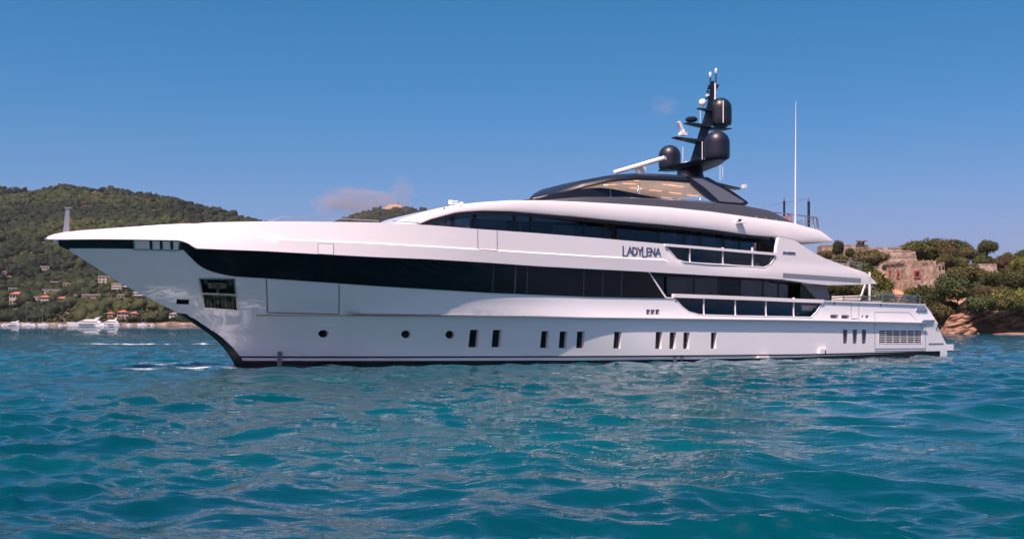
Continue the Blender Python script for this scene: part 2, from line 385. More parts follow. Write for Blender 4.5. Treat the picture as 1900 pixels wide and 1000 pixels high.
# ---- black window band on the main deck
Db = unT([(339,463),(352,476),(370,493),(385,501),(400,506),(420,510.6),(440,513.4),(493,516.6),(600,524),(700,531),(800,537),(900,543),(1000,547),(1100,551),(1200,553),(1237,553.4)], TH_)
zD = lambda s: lin(s, [p[0] for p in Db], [p[1] for p in Db])
cut = unT([(493,490),(660,500),(800,510),(915,516),(956,520),(978,521),(1083,525),(1118,527),(1153,529)], TH_)
btop = [(s, zC(s)-.02) for s in np.arange(5.55, 28.4, .4)]
bd = [p for p in smoothline(Db[:8], 4)[:-1]]+Db[7:]
bandpoly = unT([(336,449),(352,454),(362,461)], TH_)+[p for p in btop]+unT([(1204,506),(1232,551.4)], TH_)+bd[::-1]
mb_ = skin('window_band', bandpoly, [], TH_, BLACKGL, Y, g=.3, off=.03, thick=.045, smooth=20)
for s, z in cut[3:]:
    strip('seam', [(s, zC(s)-.05), (s-.02, zD(s)+.02)], TH_, .018 if s != cut[4][0] else .04, GREY, mb_, off=.034)
strip('trim', unT([(1203.5,505.5),(1234.5,552.2),(1248,553)], TH_), TH_, .07, WHITE, off=.03, thick=.05)
# bow recess strip and the polished fairlead in it
bow = [(s, zC(s)-.02) for s in np.arange(.5, Cx[4]+.35, .3)] + unT([(339,463.5),(335,464.5),(235,461.5),(130,461)], TH_)+[(.95,5.30),(.55,5.48)]
skin('bow_recess', bow, [], TH_, BLACK, Y, g=.25, off=.035, thick=.05)
fl = skin('fairlead', fair, [], lambda s, z: TH_(s, z), mat('fairlead_steel', (.8,.76,.74), .42, metal=.35), Y, g=.3, off=.05, thick=.06)
for a in (279,298,317.5): strip('roller', unT([(a,447.6),(a+.8,462.6)], TH_), TH_, .10, mat('roller_steel', (.05,.08,.10), .15, metal=.9) if a == 279 else bpy.data.materials['roller_steel'], fl, off=.09, thick=.06)
strip('frame', fair, TH_, .05, BRUSHED, fl, off=.07, thick=.05, closed=True)
# ---- fascia: the long white band from the bow to the aft overhang
fash = unT([(1440,470),(1442,455),(1446,440),(1460,442),(1475,446),(1494,459),(1512,470),(1530,479),(1568,493),(1606,505.6),(1628,526.4),(1600,528),(1536,529),(1504,526)], TF)
gl_up = unT([(1233,453.5),(1240,462),(1256,480),(1269,484.8),(1290,487),(1336,489.8),(1419,495),(1429,490),(1437,477)], TF)
fo = [(s, z) for s, z in zip(Ax[:-1], Az[:-1])] + gl_up + fash + [(s, z) for s, z in zip(Cx, Cz) if s < 39.9][::-1]
crease = [[(s, zB(s)-.03) for s in np.arange(8.6, 39.5, .4)], [(s, zB(s)+.03) for s in np.arange(8.6, 39.5, .4)]]
crease = [[p for p in l if not inpoly(np.array([p[0]]), np.array([p[1]]), gl_up+[(30.2,6.4)])[0] and p[0] < 30] for l in crease]
fas = skin('upper_fascia', fo, [], TF, WHITE, Y, g=.3, thick=.22, lines=crease, smooth=18)
fs = mirror(fas)
strip('fascia_inlay', [quadpt(unT([(1453,506.6),(1600,517),(1603,524),(1449,514)], TF), u, .5) for u in (.01,.5,.97)], TF, .24, LGREY, off=.01, thick=.02)
# door panels and seams in the fascia / hull
SEAM = mat('seam', (.12,.12,.13), .5)
def seam(pts, T=TH_, wd=.022, closed=False, parent=None, m=SEAM): return strip('seam', unT(pts, T), T, wd, m, parent, off=.012, closed=closed)
seam([(886,426),(887,462.5),(922,465)], TF); seam([(922,428),(923,465)], TF)
seam([(493.8,518),(496,580),(628,583),(629,528)], TH_, .04)
skin('fascia_hatch', unT([(590.5,452),(618,453),(618,472.5),(590.5,470.8)], TF), [], TF, mat('hatch_paint', (.85,.83,.80), .15, coat=.5), Y, g=.3, off=.03, thick=.03)
strip('seam', unT([(590,451.5),(618.6,452.5),(618.6,473),(590,471.2)], TF), TF, .03, SEAM, off=.006, closed=True)
seam([(1580,559),(1580,591)]); seam([(1594,560),(1594,591)]); seam([(1580,591),(1594,591)])
seam([(1623,597),(1623,579),(1687,579.6),(1700,593)], wd=.018); seam([(1623,600),(1623,651),(1717,650),(1717,600)], wd=.02); seam([(1623,647),(1717,646.4)], wd=.05, m=LGREY)
seam([(1706,600),(1717,618)], wd=.015)
# crease highlight lies on the ledge; the real ledge is modelled in TF
# ---- stern grille
gr = recess(grille, .3, 'stern_grille', WHITE, SOOT)
for k in range(1, 6): strip('slat', [quadpt(grille, 0, k/6), quadpt(grille, 1, k/6)], TH_, .045, WHITE, gr, off=-.01, thick=.10)
for k in range(1, 6): strip('bar', [quadpt(grille, k/6, 0), quadpt(grille, k/6, 1)], TH_, .05, WHITE, gr, off=-.03, thick=.08)
strip('frame', grille, TH_, .05, WHITE, gr, off=.012, thick=.05, closed=True)
# ---- stern details
sl = skin('stern_fairlead', sternl, [], TH_, BRUSHED, Y, g=.2, off=.05, thick=.08)
for a in (1704,1709,1714): strip('roller', unT([(a,572.5),(a,576.5)], TH_), TH_, .07, CHROME, sl, off=.08, thick=.04)
for a, b in ((1548,562.5),(1634,565.8)): strip('deck_light', unT([(a,b-2.4),(a,b+2.4)], TH_), TH_, .07, mat('lamp_housing', (.12,.11,.11), .3) if a == 1548 else bpy.data.materials['lamp_housing'], off=.03, thick=.05)
q = U([(1518,647),(1532,647),(1534,655.6),(1518,656)])
skin('discharge_box', q, [], TH_, WHITE, Y, g=.3, off=.16, thick=.2); strip('outlet', unT([(1532.5,650),(1532.5,656)], lambda s, z: TH_(s, z)+.2), lambda s, z: TH_(s, z)+.17, .08, SOOT, off=.0, thick=.1)
q = U([(1405,660),(1424,659.6),(1426,663.6),(1404,664)]); skin('outlet_guard', q, [], TH_, WHITE, Y, g=.3, off=.12, thick=.15)
strip('draught_plate', unT([(519,652),(518,678)], TH_), TH_, .20, ALU, off=.05, thick=.06)
strip('draught_plate', unT([(1252,660),(1252,671)], TH_), TH_, .22, ALU, off=.02, thick=.03); strip('draught_plate', unT([(1263,659),(1266,667)], TH_), TH_, .2, ALU, off=.02, thick=.03)
sx = 50.55
mbp = MB(); mbp.prism([(49.9,-4.37),(52.0,-4.30),(52.2,-4.1),(52.2,4.1),(52.0,4.30),(49.9,4.37)], 'z', .36, .74); part(mbp, 'swim_platform', WHITE)
mbp = MB(); mbp.prism([(49.95,-4.32),(51.95,-4.25),(52.15,-4.05),(52.15,4.05),(51.95,4.25),(49.95,4.32)], 'z', .29, .355); part(mbp, 'platform_edge', SOOT)
mbp = MB(); mbp.box((50.2,-3.8,.0), (1.3,.5,.5)); part(mbp, 'trim_tab', SOOT)
strip('seam', [(49.7,.80),(51.0,.80)], lambda s, z: TH_(min(s,50.6), z), .05, SEAM, off=.02, thick=.03)
# ---- decks
def deck(name, ss_, tf, z0, z1, m):
    V = []; n = len(ss_)
    for s in ss_:
        t = tf(s); a = z0(s) if callable(z0) else z0; b = z1(s) if callable(z1) else z1
        V += [(s,-t,b),(s,t,b),(s,t,a),(s,-t,a)]
    F = [(4*i+k, 4*i+(k+1)%4, 4*i+4+(k+1)%4, 4*i+4+k) for i in range(n-1) for k in range(4)] + [(0,1,2,3), (4*n-4,4*n-1,4*n-2,4*n-3)]
    return mesh(name, V, F, m, Y)
deck('main_deck', np.arange(9, 50.1, 1), lambda s: max(.2, TH_(s, 2.6)-.12), 2.40, 2.56, TEAK)
deck('upper_deck', np.arange(5, 44.6, 1), lambda s: max(.2, TF(s, zC(s)+.2)-.24), lambda s: zC(s)+.03, lambda s: zC(s)+.25, WHITE)
deck('foredeck', list(np.arange(.6, 16.2, .8)), lambda s: max(.04, TF(s, zA(s)-.15)-.16), lambda s: zA(s)-.24, lambda s: zA(s)-.12, WHITE)
deck('aft_deck', [42,43,44,45,46,47,48,49.1], lambda s: 4.2, 2.7, 2.8, TEAK)
# ---- main deck cap rail, glass bulwark, stanchions
cap = unT([(1249,548.4),(1300,550.2),(1400,554),(1480,557.6),(1527,559)], TH_); Tc = lambda s, z: TH_(s, 3.0)+.02
strip('cap_rail', cap, Tc, .20, WHITE, off=.05, thick=.22)
strip('bulwark_top', unT([(1527,558.4),(1620,562),(1716,565.4)], TH_), Tc, .07, WHITE, off=.04, thick=.2)
glm = [p for p in gl_main]; 
skin('bulwark_glass', glm, [], TH_, GLASSL, Y, g=.4, off=-.06, thick=.03)
for a, b in ((1307,584),(1365.5,585.4),(1422.5,586.6),(1474,587.6)): strip('stanchion', unT([(a,552),(a,b)], TH_), TH_, .065, WHITE, off=-.01, thick=.10)
strip('opening_trim', unT([(1252,553),(1265.6,568.6),(1278,578.2),(1297.6,583.6),(1368,585.6),(1473.6,587.6),(1505.6,588.4),(1516,578),(1525,562),(1528,557.4)], TH_), TH_, .04, WHITE, off=.02, thick=.3)
for a in (1337,1396.5,1452):
    mb = MB(); s, z = unT([(a,583)], lambda s, z: 4.0)[0]; mb.box((s,-4.0,2.68), (1.3,.12,.2)); part(mb, 'deck_vent', SOOT)
# upper deck the same
cap = unT([(1233,454.6),(1300,460),(1400,468.6),(1438,471.6)], TF); Tu = lambda s, z: TF(s, 5.9)+.02
strip('cap_rail', cap, Tu, .14, WHITE, off=.05, thick=.22)
skin('bulwark_glass', gl_up+unT([(1438,470)], TF), [], TF, GLASSL, Y, g=.4, off=-.06, thick=.03)
for a, b in ((1281,486.6),(1342,490.4),(1397,494)): strip('stanchion', unT([(a,459),(a,b)], TF), TF, .06, WHITE, off=-.01, thick=.10)
strip('opening_trim', unT([(1236,457),(1240,462),(1256,480.6),(1269,485.4),(1290,487.6),(1336,490.4),(1419,495.6),(1430,490),(1438,477)], TF), TF, .035, WHITE, off=.02, thick=.3)
for a in (1315,1372):
    mb = MB(); s, z = unT([(a,488)], lambda s, z: 3.9)[0]; mb.box((s,-3.9,z), (1.3,.12,.2)); part(mb, 'deck_vent', SOOT)
# ---- cabin walls and glazing
def wallskin(name, s0, s1, z0, z1, T, m, parent=None, off=0, thick=.03, n=None):
    k = n or max(1, int((s1-s0)/.4)+1); S = [s0+(s1-s0)*i/k for i in range(k+1)]; V = []
    for dt in (off, off-thick):
        for s in S:
            a = z0(s) if callable(z0) else z0; b = z1(s) if callable(z1) else z1
            V += [(s, -(T(s,a)+dt), a), (s, -(T(s,b)+dt), b)]
    n_ = 2*(k+1); F = []
    for i in range(k): F += [(2*i, 2*i+2, 2*i+3, 2*i+1), (n_+2*i, n_+2*i+1, n_+2*i+3, n_+2*i+2), (2*i, n_+2*i, n_+2*i+2, 2*i+2), (2*i+1, 2*i+3, n_+2*i+3, n_+2*i+1)]
    F += [(0,1,n_+1,n_), (2*k, n_+2*k, n_+2*k+1, 2*k+1)]
    return mesh(name, V, F, m, parent or Y, smooth=30)
TM = lambda s, z: 3.55
xs_ = lambda px, t, y=530: un(px, y, t)[0]
mw = empty('main_deck_cabin'); mw.parent = Y
wallskin('wall', 28.0, xs_(1232,3.55), 2.57, 4.9, TM, BLACK, mw)
cuts = [1236,1288,1333.6,1374,1416,1444,1486]
for i, (a, b) in enumerate(zip(cuts[:-1], cuts[1:])):
    s0, s1 = xs_(a,3.55)+.05, xs_(b,3.55)-.05
    if i == 2:
        lv = wallskin('louvre', s0, s1, 2.57, 4.6, TM, BLACK, mw)
        for k in range(14): wallskin('slat', s0, s1, 2.75+k*.13, 2.80+k*.13, TM, SOOT, lv, off=.03, thick=.02)
        continue
    wn = wallskin('window', s0, s1, 2.7, 4.55, TM, GLASS, mw); 
    wallskin('frame', s1, s1+.1, 2.57, 4.6, TM, BLACK, wn, off=.02, thick=.08, n=1)
    if i != 5: wallskin('curtain', s0+.25, s1-.3, 2.7, 4.45, TM, CURTAIN, wn, off=-.35)
wallskin('header', 28.0, xs_(1545,3.55), 4.55, 4.9, TM, BLACK, mw, off=.03, thick=.1)
wallskin('skirting', xs_(1236,3.55), 39.6, 2.57, 2.7, TM, BLACK, mw, off=.02)
wallskin('inner_wall', 28, 39.4, 2.57, 4.9, lambda s, z: 1.6, INNER, mw)
# slanted aft wind screens
skin('wind_screen', unT([(1490,527),(1533,527.6),(1541,556),(1516,556.6)], 4.1), [], lambda s, z: 4.1, mat('grey_glass', (.13,.14,.17), .12), Y, g=.5)
skin('wind_screen', unT([(1486,527),(1492,527),(1519,556.6),(1486,556)], 4.1), [], lambda s, z: 4.06, GLASSD, Y, g=.5)
mb = MB(); mb.box((39.9,0,3.7), (.1,7.0,2.3)); part(mb, 'aft_bulkhead', GLASSD)
def ellip(s, s0, Lx, B, p=2.0): x = cl((s-s0)/Lx, .0, 1); return B*(max(0, 1-(1-x)**p))**(1/p)
TU = lambda s, z: max(.05, ellip(s, 16.1, 5.5, 3.72, 2.2)-.10*(z-5.5))
rb = [(15.35,6.62),(15.9,6.66),(16.5,6.80),(17.17,7.12),(18.3,7.46),(19.5,7.56),(20.96,7.57),(22.48,7.53),(25,7.46),(27.6,7.35),(30.4,7.27),(33.2,7.15),(36.2,6.93),(37.8,6.90),(38.6,6.86),(39.4,6.70),(42.1,6.76)]
zrb = lambda s: lin(s, [p[0] for p in rb], [p[1] for p in rb]); zwt = lambda s: min(7.55, zrb(s)+.03)
uw = empty('upper_deck_cabin'); uw.parent = Y
ucuts = [(16.12,0)]+[(xs_(a,3.6,430),0) for a in (850,886,955,986,1086,1122,1144,1222,1270,1300,1342,1372,1408)]
for i in range(len(ucuts)-1):
    s0, s1 = ucuts[i][0]+(.04 if i else 0), ucuts[i+1][0]-.04; k = 14 if i == 0 else None
    if i == 6: wallskin('doorway', s0, s1, 5.2, 7.5, TU, BLACK, uw, off=-.3); continue
    wn = wallskin('window', s0, s1, 5.4, zwt, TU, GLASS, uw, n=k)
    wallskin('frame', s1-.04, s1+.12, 5.2, zwt, TU, BLACK, wn, off=.02, thick=.06, n=1)
    if i in (2,8,9,10,11): wallskin('curtain', s0+.2, s1-.25, 5.4, 7.2, lambda s, z: 3.3, CURTAIN, wn)
    elif i in (3,): wallskin('curtain', s0+.3, s1-.4, 5.4, 7.2, lambda s, z: 3.4, CURTAIN, wn)
    elif i == 4: wallskin('curtain', s0+1.5, s1-.35, 6.3, 7.1, lambda s, z: 3.1, CURTAIN, wn)
wallskin('inner_wall', 20, 36.5, 5.1, 7.4, lambda s, z: 1.5, INNER, uw)
wallskin('skirting', 16.2, 37.0, 4.9, 5.4, TU, WHITE, uw, off=.03)
wallskin('aft_screen', xs_(1408,3.6,430), xs_(1438,3.6,430), 5.2, 7.3, TU, GLASSD, uw)
mb = MB(); mb.box((37.2,0,6.2), (.1,7.0,2.2)); part(mb, 'bulkhead', INNER, uw)
for i, a in enumerate((834,878)):
    s, z = un(a, 415, 3.5); mb = MB(); mb.tube([(s,-TU(s,6)-.08,6.5),(s+.05,-TU(s,6.6)-.1,7.0),(s+.1,-TU(s,7)-.06,7.3)], .035); part(mb, 'wiper', SOOT, uw)
# ---- white roof of the upper deck (visor in front, long eave aft)
rt = [(15.35,6.68),(15.6,6.88),(16.35,7.24),(17.2,7.56),(18.05,7.79),(19.5,7.98),(21,8.12),(22.5,8.2),(25,8.25),(27.66,8.26),(30.4,8.24),(33.3,8.14),(36.3,7.95),(39.1,7.78),(41.2,7.39),(42.1,6.78)]
zrt = lambda s: lin(s, [p[0] for p in rt], [p[1] for p in rt])
TR = lambda s: ellip(s, 15.3, 6.5, 4.27, 2.0)
def loft(name, S, sect, m, parent=None, smooth=35):
    """closed cross-sections (half-breadth, height) from port edge over the top to starboard"""
    V = []; n = None
    for s in S:
        h = sect(s); full = [(t, z) for t, z in h] + [(-t, z) for t, z in h[::-1]]
        n = len(full); V += [(s, -t, z) for t, z in full]
    F = [(n*i+k, n*i+(k+1) % n, n*i+n+(k+1) % n, n*i+n+k) for i in range(len(S)-1) for k in range(n)] + [tuple(range(n)), tuple(range(n*len(S)-1, n*len(S)-n-1, -1))]
    return mesh(name, V, F, m, parent or Y, smooth)
def spaced(s0, a, s1, n0=14, step=.4):
    k = [s0+(a-s0)*(1-math.cos(math.pi/2*i/n0)) for i in range(n0)]
    return k+list(np.arange(a, s1, step))+[s1]
def rsec(s):
    t = TR(s)+.02; a, b = zrb(s), zrt(s); h = b-a
    return [(.001, a+.01), (t*.8, a+.01), (t-.05, a+.0), (t-.01, a+.02), (t, a+.05), (t-.0*h, a+.4*h), (t-.025*h, a+.75*h), (t-.09*h*min(1,t), b-.06*h), (t-.22*h*min(1,t), b), (t*.6, b+.01), (.001, b+.02)]
S_r = [15.31+(21.5-15.31)*(i/22)**2 for i in range(22)] + list(np.arange(21.5, 42.1, .4))+[42.1]
rf = loft('upper_roof', S_r, rsec, WHITE, smooth=30)
# dark reveal beneath the eave
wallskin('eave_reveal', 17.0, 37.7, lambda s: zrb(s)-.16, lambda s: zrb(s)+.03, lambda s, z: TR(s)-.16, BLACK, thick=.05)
seam([(1414,421.5),(1430,422.5)], lambda s, z: TR(s)+.0, .03); seam([(1432,423),(1447,425)], lambda s, z: TR(s)+.0, .03)
# bracket lamp on the roof side
s, z = un(1370, 410, 4.3); mb = MB(); mb.box((s,-4.32,z+.03), (.30,.22,.10)); mb.box((s+.05,-4.42,z-.12), (.5,.34,.05)); mb.box((s+.1,-4.36,z-.04),(.12,.3,.14)); part(mb, 'side_lamp', WHITE)
mb = MB(); mb.box((s,-4.46,z+.03), (.22,.05,.12)); part(mb, 'side_lamp_lens', SOOT)
# forward roof lamp bracket (at the left end of the roof)
s, z = un(846, 378, 3.0); f = MB()
for a in (-.25, .25): f.tube([(s+a,-3.0,z-.25),(s+a,-3.0,z+.02)], .03)
f.tube([(s-.35,-3.0,z+.0),(s+.35,-3.0,z+.0)], .035); f.tube([(s-.3,-3.0,z+.12),(s+.1,-3.0,z+.12)], .03); f.box((s-.3,-3,z+.06),(.15,.15,.2)); f.box((s+.3,-3,z+.02),(.12,.15,.16)); part(f, 'roof_lamp', ANTW)
for a, b in ((817,388.5),(851,384)):
    s, z = un(a, b, TR(un(a,b,3.8)[0])-.25); mb = MB(); mb.tube([(s,-TR(s)+.05,z),(s-.02,-TR(s)-.0,z)], .05); part(mb, 'roof_nozzle', SOOT)
# ---- grey coaming of the sun deck
ct = [(21.9,8.18),(22.8,8.30),(25.2,8.55),(27.9,8.66),(30.6,8.70),(32.9,8.68),(36.0,8.62),(37.8,8.42),(39.3,7.80)]
zct = lambda s: lin(s, [p[0] for p in ct], [p[1] for p in ct])
TCo = lambda s: ellip(s, 21.85, 5.5, 4.02, 2.0)
def csec(s):
    t = TCo(s); a, b = zrt(s)-.05, zct(s); h = b-a
    return [(.001,a), (t-.3,a), (t, a), (t-.05*h, a+.3*h), (t-.30*h, b-.05*h), (t-.42*h, b), (max(.003,t-.60), b-.02*h), (max(.002,t-.62), a+.12), (.001, a+.12)]
co = loft('sundeck_coaming', [21.9+(27-21.9)*(i/14)**2 for i in range(14)]+list(np.arange(27.2, 39.3, .4))+[39.3], csec, GREY)
deck('sundeck_floor', np.arange(23, 38.6, .6), lambda s: max(.05, TCo(s)-.66), lambda s: zrt(s)+.08, lambda s: zrt(s)+.11, WHITE)
for a in (1401,1419,1437.5):
    s, z = un(a, 393, 3.9); V = []
    seamo = mesh('seam', [(s+d+o_*0, -(TCo(s)-q), zz_) for zz_, q in ((zrt(s)+.02,-.02),(zct(s)+.01,.24)) for d in (-.02,.02) for o_ in (0,)]+[(s+d, -(TCo(s)-q-.05), zz_) for zz_, q in ((zrt(s)+.02,-.02),(zct(s)+.01,.24)) for d in (-.02,.02)], [(0,1,3,2),(4,6,7,5),(0,2,6,4),(1,5,7,3),(0,4,5,1),(2,3,7,6)], LGREY, co)
# ---- dark windscreen of the sun deck
TWs = lambda s, z: max(.03, ellip(s, 22.6, 6, 3.1, 2.0)-.25*(z-8.3))
wt = [(22.65,8.34),(23.56,8.52),(24.66,8.88),(26.04,9.13),(27.19,9.24),(27.83,9.18),(31.2,8.78)]
zw = lambda s: lin(s, [p[0] for p in wt], [p[1] for p in wt])
S_w = [22.66+(27.5-22.66)*(i/14)**2 for i in range(15)]
for (sa, sb, nn) in ((22.66, 27.6, 16), (27.64, 31.2, 8)):
    k = [sa+(sb-sa)*((i/nn)**(2 if nn == 16 else 1)) for i in range(nn+1)]; V = []; 
    for s in k: V += [(s,-TWs(s,8.2),8.15),(s,-TWs(s,zw(s)),zw(s)),(s,-TWs(s,zw(s))+.04,zw(s)),(s,-TWs(s,8.2)+.04,8.15)]
    F = [(4*i+a, 4*i+(a+1)%4, 4*i+4+(a+1)%4, 4*i+4+a) for i in range(nn) for a in range(4)]+[(0,1,2,3),(4*nn,4*nn+3,4*nn+2,4*nn+1)]
    o = mesh('windscreen', V, F, mat('dark_windscreen', (.008,.009,.014), .06) if sa < 23 else bpy.data.materials['dark_windscreen'], Y, smooth=40); mirror(o)
# ---- hardtop
hb = [(24.9,8.90),(25.6,9.02),(26.3,9.22),(27.6,9.55),(29.2,9.72),(31.2,9.76),(33.5,9.74),(36.3,9.62)]
htp = [(24.9,8.96),(25.36,9.22),(26.35,9.64),(27.62,9.94),(29.33,10.13),(31.2,10.19),(32.43,10.19),(33.7,10.12),(36.35,9.84)]
zhb = lambda s: lin(s, [p[0] for p in hb], [p[1] for p in hb]); zht = lambda s: lin(s, [p[0] for p in htp], [p[1] for p in htp])
THt = lambda s: min(ellip(s, 24.7, 4.2, 3.4, 2.0), lin(s, [33.5, 36.4], [3.4, 2.9]))
S_h = [24.9+(29.2-24.9)*(i/14)**1.6 for i in range(14)]+list(np.arange(29.2, 36.2, .5))+[36.35]
def hsec(s):
    t = THt(s); a, b = zhb(s), zht(s); h = b-a
    return [(.001,a+.02), (t-.25,a+.02), (t-.05,a), (t, a+.2*h), (t-.06, a+.55*h), (t-.5*min(1,t/3), b-.03*h), (t*.6, b), (.001, b+.03)]
htop = loft('hardtop', S_h, hsec, NAVY)
V = []; F = []
for s in S_h[1:-1]: t = max(.02, THt(s)-.3); V += [(s,-t,zhb(s)+.012),(s,t,zhb(s)+.012),(s,t,zhb(s)-.012),(s,-t,zhb(s)-.012)]
n = len(S_h)-2; F = [(4*i+k, 4*i+(k+1)%4, 4*i+4+(k+1)%4, 4*i+4+k) for i in range(n-1) for k in range(4)]+[(0,1,2,3),(4*n-4,4*n-1,4*n-2,4*n-3)]
ceil_ = mesh('ceiling', V, F, BEIGE, htop)
for (x, y) in ((1133,342),(1181,331.6),(1168,340),(1180,348.8),(1216,352.8),(1241,342.6),(1258,345),(1253,357.6),(1286,362.6),(1237,366.4),(1267,369.6),(1120,350.5)):
    # where the ray through this spot meets the ceiling plane
    t = 0
    for _ in range(30):
        s, z = un(x, y, t); zc_ = zhb(s); t += cl((z-zc_)*2.2, -.4, .4); t = cl(t, -3, 3.1)
    if abs(un(x,y,t)[1]-zhb(un(x,y,t)[0])) < .15:
        s = un(x,y,t)[0]; ln = .85 if x not in (1181,1120) else .35
        a = s-ln/2; b = s+ln/2
        V = [(a,-t-.02,zhb(a)-.02),(b,-t-.02,zhb(b)-.02),(b,-t+.02,zhb(b)-.02),(a,-t+.02,zhb(a)-.02)]; V += [(p,q,r_-.02) for p,q,r_ in V]
        la = bpy.data.lights.new('ceiling_lamp', 'AREA'); la.shape = 'RECTANGLE'; la.size = .06; la.size_y = ln; la.energy = 5.0; la.color = (1,.80,.70); lo = bpy.data.objects.new('ceiling_lamp', la); col.objects.link(lo); lo.parent = ceil_; lo.location = (s, -t, zhb(s)-.06); lo.rotation_euler = (0,0,R(90))
        mesh('light_strip', V, [(0,1,2,3),(7,6,5,4),(0,4,5,1),(1,5,6,2),(2,6,7,3),(3,7,4,0)], STRIP, ceil_)
# side fins with grey glass
Tf = lambda s, z: 3.42
fin = unT([(1276,327),(1314,329),(1360,355.5),(1388,375),(1387.5,378.5),(1379,383),(1333,379),(1311,366),(1284,343)], 3.42)
fing = unT([(1283,331),(1303,332),(1340,350),(1381,374.4),(1377,377),(1335,373.6),(1308,349)], 3.42)
fn = skin('side_fin', fin, [], Tf, NAVY, Y, g=.5, off=0, thick=.18); mirror(fn)
skin('fin_glass', fing, [], Tf, mat('fin_glass', (.16,.17,.20), .15, coat=.3), Y, g=.5, off=.012, thick=.02)
# hardtop post
s, z = un(1186, 362, 1.6); mb = MB(); mb.tube([(s,-1.6,8.3),(s,-1.6,zhb(s))], .09, 16); part(mb, 'hardtop_post', CHROME, smooth=40)
mb = MB(); s0 = un(1224,371,3.5)[0]; s1 = un(1330,378,3.5)[0]; mb.tube([(s0,-3.5,8.78),(s1,-3.5,8.74)], .02); part(mb, 'grab_rail', CHROME)
s, z = un(1300,372,0); mb = MB(); mb.tube([(s,0,8.3),(s,0,9.7)], .03); part(mb, 'grab_rail', CHROME)
# aft end of the hardtop: pale underside plate and lamp
mb = MB(); s, z = un(1383,345.5,2.8); mb.box((s,-2.7,z), (.18,.25,.2)); part(mb, 'aft_lamp', ANTW)
# ---- mast
mast = empty('mast'); mast.parent = Y
def mprism(poly, h0, h1=None):
    b = MB(); n = len(poly); h1 = h1 or h0
    zs = [p[1] for p in poly]; z0, z1 = min(zs), max(zs); h = lambda z: h0+(h1-h0)*(z-z0)/(z1-z0)
    V = [(x,-h(z),z) for x, z in poly]+[(x,h(z),z) for x, z in poly]
    return b.add(V, [tuple(range(n))[::-1], tuple(range(n,2*n))]+[(i,(i+1)%n,n+(i+1)%n,n+i) for i in range(n)])
U0 = lambda pts, t=0: [un(x, y, t) for x, y in pts]
pm = [(1281,306),(1287,285),(1297,252),(1309,213),(1318,170),(1320.5,151),(1324.5,151),(1325,172),(1318,215),(1313,245),(1308,272),(1303,304)]
part(mprism(U0(pm), .13, .05), 'pole', NAVY, mast)
def platform(pts, hw0, hw1, name='platform'):   # fore-and-aft shelf: (tip, root) and its thickness
    (a, za), (b, zb_), th = pts; V = []
    for s, z, hw, t_ in ((a,za,hw0,th*.35),(b,zb_,hw1,th)): V += [(s,-hw,z),(s,hw,z),(s,hw,z-t_),(s,-hw,z-t_)]
    return mesh(name, V, [(0,1,2,3),(7,6,5,4)]+[(k,4+k,4+(k+1)%4,(k+1)%4) for k in range(4)], NAVY, mast)
a, b = U0([(1250,254.5),(1302,262)]); platform((a, b, .16), .22, .42)
a, b = U0([(1272,228),(1313,233)]); platform((a, b, .16), .2, .34)
a, b = U0([(1294.5,201),(1317,204)]); platform((a, b, .12), .14, .22)
a, b = U0([(1350,240),(1312,237)]); platform((a, b, .14), .4, .25)
for (x0,y0,x1,y1,r) in ((1309,184,1316,181,.05),(1313,165,1331,163,.06),(1311,176,1329,178,.05)):
    (a,za),(b,zb_) = U0([(x0,y0),(x1,y1)]); mb = MB(); mb.tube([(a,0,za),(b,0,zb_)], r); part(mb, 'crossbar', NAVY, mast)
# athwartships wing carrying two radomes
V = []
for t, px, hw in ((-2.9,0,.35),(-1.2,0,.95),(0,0,1.05),(1.6,0,1.0),(2.9,0,.35)):
    zt = 11.27+ss(abs(t),0,3)*.03; th = .05 if abs(t) > 2.8 else .16 if abs(t) > 1 else .34
    V += [(35.1-hw,-t,zt),(35.1+hw,-t,zt),(35.1+hw*.8,-t,zt-th),(35.1-hw*.8,-t,zt-th)]
F = [(4*i+k, 4*i+(k+1)%4, 4*i+4+(k+1)%4, 4*i+4+k) for i in range(4) for k in range(4)]+[(0,1,2,3),(16,19,18,17)]
mesh('wing', V, F, NAVY, mast)
mb = MB(); mb.lathe((35.0,0,10.15), [(.9,0),(.85,.3),(.7,.85),(.6,1.0)], 20); part(mb, 'pedestal', NAVY, mast, smooth=40)
def dome(s, t, z, r, h, name='radome', m=NAVY, parent=mast):
    prof = [(r*.62,-.10),(r*.66,0),(r*.93,.02),(r,.16)]+[(r, .16+(h-r-.16)*k/3) for k in range(1,4)]+[(r*math.cos(a), h-r+r*math.sin(a)) for a in [math.pi/2*k/10 for k in range(1,11)]]
    mb = MB(); mb.lathe((s,-t,z), prof, 36); return part(mb, name, m, parent, smooth=35)
dome(35.1, -2.15, 11.32, .66, 1.42); dome(35.12, 2.35, 11.32, .72, 1.62); dome(37.15, .1, 13.76, .66, 1.62)
mb = MB(); s, z = un(1283,226,0); mb.lathe((s,0,z+.0), [(.2,-.02),(.34,.04),(.36,.16),(.25,.26),(.05,.28)], 20); part(mb, 'dome_camera', NAVY, mast, smooth=40)
s, z = un(1303.5,199,0); mb = MB(); mb.lathe((s,0,z), [(.08,0),(.08,.12),(.18,.14),(.20,.2),(.20,.36),(.14,.44),(.03,.47)], 20); part(mb, 'satellite_dome', ANTW, mast, smooth=40)
s, z = un(1313,180,0); mb = MB(); mb.lathe((s,0,z), [(.05,0),(.12,.03),(.13,.10),(.03,.17)], 14); part(mb, 'satellite_dome', ANTW, mast, smooth=40)
